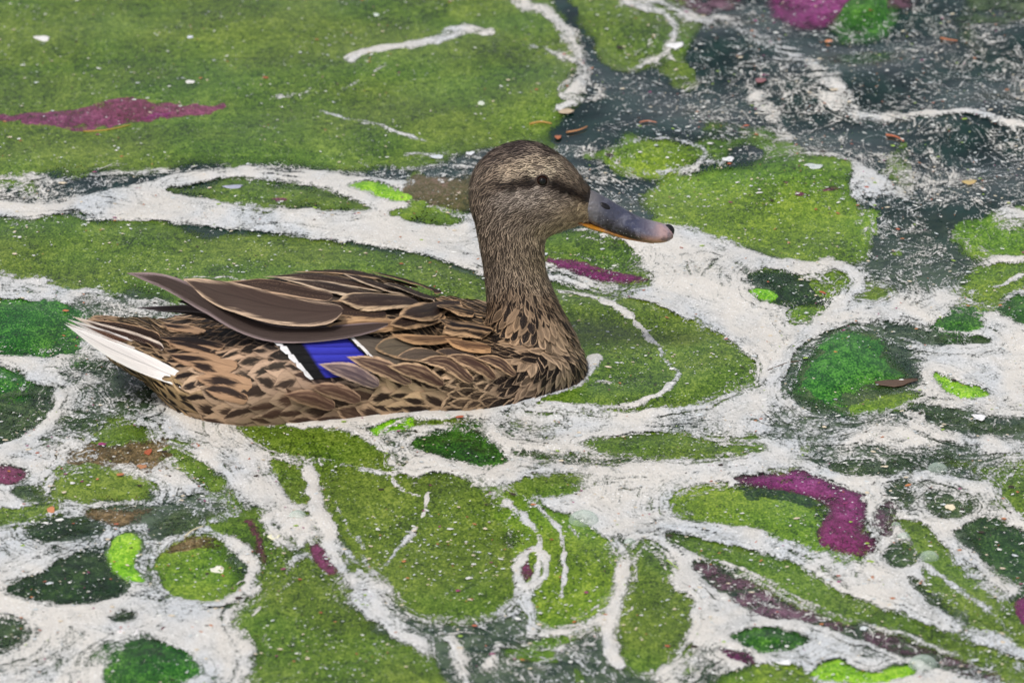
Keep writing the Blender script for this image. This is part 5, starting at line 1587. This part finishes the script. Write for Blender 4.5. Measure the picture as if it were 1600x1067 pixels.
flake('petal', 1530, 655, 12, 6, (240, 240, 244), 'white petal on the dark weedy slick', 'petal')
flake('petal', 365, 294, 18, 5, (176, 178, 200), 'greyish lilac petal on the green lens in the foam band', 'petal')
flake('petal', 1272, 270, 16, 7, (206, 214, 212), 'pale grey petal on the mat in front of the bill', 'petal')
flake('petal', 1138, 254, 12, 6, (238, 238, 240), 'curled white petal beside the mat in front of the bill', 'petal', .3)
flake('petal', 683, 246, 16, 4, (214, 220, 226), 'thin white petal in dark water behind the head', 'petal')
flake('petal', 735, 241, 9, 4, (230, 232, 236), 'small white petal touching the back of the head in view', 'petal')
flake('petal', 752, 165, 8, 5, (214, 222, 204), 'pale petal on the oval olive mat', 'petal')
flake('petal', 588, 24, 7, 4, (214, 224, 214), 'pale petal on the broad mat above the foam curl', 'petal')
flake('leaf', 1398, 600, 40, 8, (96, 76, 62), 'brown dead leaf beside the emerald hump', 'leaf', .35, .2, point=.4)
flake('leaf', 1515, 287, 13, 6, (200, 176, 120), 'small yellow leaf drifting on dark water', 'leaf', -.1)
flake('leaf', 885, 178, 17, 6, (196, 176, 150), 'buff leaf scrap under the foam ring', 'leaf', .1)
flake('leaf', 195, 985, 7, 3, (190, 90, 80), 'reddish leaf crumb beside the white petal in cream foam', 'leaf')
flake('leaf', 265, 988, 12, 5, (92, 56, 60), 'dark red leaf scrap in broad cream foam', 'leaf')
flake('leaf', 232, 712, 7, 5, (176, 92, 60), 'orange crumb on the brown scum patch', 'leaf crumb')
flake('leaf', 222, 733, 8, 4, (190, 134, 96), 'orange crumb just below the brown scum patch', 'leaf crumb')
flake('leaf', 80, 798, 8, 5, (210, 140, 96), 'orange crumb at the end of the flat olive strip', 'leaf crumb')
flake('leaf', 305, 700, 8, 4, (184, 122, 92), 'orange crumb in foam behind the rump', 'leaf crumb')
flake('leaf', 1367, 905, 6, 4, (184, 122, 86), 'orange crumb in the cream foam river', 'leaf crumb')
flake('leaf', 872, 211, 8, 4, (180, 110, 78), 'orange scrap on dark water above the head', 'leaf crumb')
flake('leaf', 1295, 60, 8, 4, (214, 140, 96), 'orange scrap below the purple patch on dark water', 'leaf crumb')
flake('leaf', 1188, 128, 12, 6, (150, 104, 108), 'dull pink leaf scrap on dark water', 'leaf', .5)


def tube_thing(name, pts, r, col, label, cat, group=None):
    P = [surf(x, y, .0012) for x, y in smooth_poly(pts, False, 4)]
    V_, F_ = [], []
    n = 6
    for i, p in enumerate(P):
        tan = (P[min(i + 1, len(P) - 1)] - P[max(i - 1, 0)]).normalized()
        sd_ = tan.cross(DZ).normalized()
        up_ = sd_.cross(tan)
        rr_ = r * (1 - .6 * i / len(P))
        for k in range(n):
            th = 2 * math.pi * k / n
            V_.append(p + sd_ * (rr_ * math.cos(th)) + up_ * (rr_ * math.sin(th)))
    for i in range(len(P) - 1):
        for k in range(n):
            F_.append((i * n + k, i * n + (k + 1) % n, (i + 1) * n + (k + 1) % n, (i + 1) * n + k))
    F_.append(tuple(range(n)))
    F_.append(tuple(range((len(P) - 1) * n, len(P) * n)))
    key = 'straw_%d_%d_%d' % col
    mt = bpy.data.materials.get(key) or simple(key, col, .6, .3)
    mt.name = key
    return tag(mesh_obj(name, V_, F_, mt), label, cat, group)


tube_thing('straw', [(828, 194), (845, 191), (862, 193)], .0009, (206, 160, 90), 'yellow straw lying between the oval mat and the head', 'straw')
tube_thing('straw', [(885, 205), (905, 203), (918, 199)], .0008, (196, 140, 96), 'buff straw on dark water above the bill', 'straw')
tube_thing('straw', [(1000, 200), (1012, 198), (1026, 201)], .0008, (190, 130, 104), 'pinkish straw on dark water near the small islet', 'straw')
tube_thing('straw', [(130, 206), (165, 203), (205, 195)], .0007, (186, 150, 80), 'yellow straw along the edge of the plum strip', 'straw')
tube_thing('straw', [(1385, 210), (1400, 214), (1412, 222)], .0011, (184, 110, 80), 'bent orange straw on the dark water', 'straw')
tube_thing('straw', [(1470, 60), (1485, 64), (1496, 66)], .0009, (190, 120, 84), 'orange straw on the murky weed drift', 'straw')
tube_thing('straw', [(1175, 855), (1183, 848)], .0008, (206, 110, 80), 'orange straw in the cream foam river', 'straw')
tube_thing('straw', [(288, 843), (302, 832), (318, 826)], .0008, (214, 204, 170), 'pale straw over the ringed algae disc', 'straw')
tube_thing('straw', [(1042, 880), (1060, 893)], .0006, (150, 180, 70), 'thin green stalk on the rounded olive lobe', 'straw')
tube_thing('straw', [(1200, 580), (1230, 570), (1250, 568)], .0007, (90, 74, 60), 'dark twig at the tip of the green crescent', 'twig')

# bubbles: thin shells standing on the water
BUB = NT('bubble_film')
BUB.set(Base_Color=lin((206, 224, 210)), Roughness=.08, Specular_IOR_Level=.6)
lw = BUB.node('ShaderNodeLayerWeight')
lw.inputs['Blend'].default_value = .35
BUB.alpha(BUB.math('MULTIPLY_ADD', lw.outputs['Facing'], .45, .22))
for (px, py, r, lab) in [(912, 808, 22, 'large pale green bubble between the foam veins and the cream foam'), (1465, 728, 15, 'green bubble in bluish foam above the murky blotch'), (1452, 868, 14, 'bubble on the tapering olive band'),
                        (1412, 838, 10, 'small bubble beside the small mauve blotch'), (1442, 1030, 20, 'bubble at the end of the diagonal mauve weed'), (465, 807, 13, 'pale bubble in foam beside the olive wedge'), (984, 846, 9, 'small bubble at the neck of the rounded olive lobe'),
                        (1400, 820, 7, 'tiny bubble above the small bubble by the mauve blotch'), (700, 652, 5, 'tiny bubble at the duck waterline')]:
    c = surf(px, py + r * .35, .0006)
    V_, F_ = [], []
    n, m = 24, 9
    for i in range(m + 1):
        ph = math.pi / 2 * i / m
        for k in range(n):
            th = 2 * math.pi * k / n
            rr_ = r * MMPX
            V_.append((c.x + rr_ * math.cos(ph) * math.cos(th), c.y + rr_ * math.cos(ph) * math.sin(th), c.z + rr_ * .72 * math.sin(ph)))
    for i in range(m):
        for k in range(n):
            F_.append((i * n + k, i * n + (k + 1) % n, (i + 1) * n + (k + 1) % n, (i + 1) * n + k))
    tag(mesh_obj('bubble', V_, F_, BUB.m), lab, 'bubble')
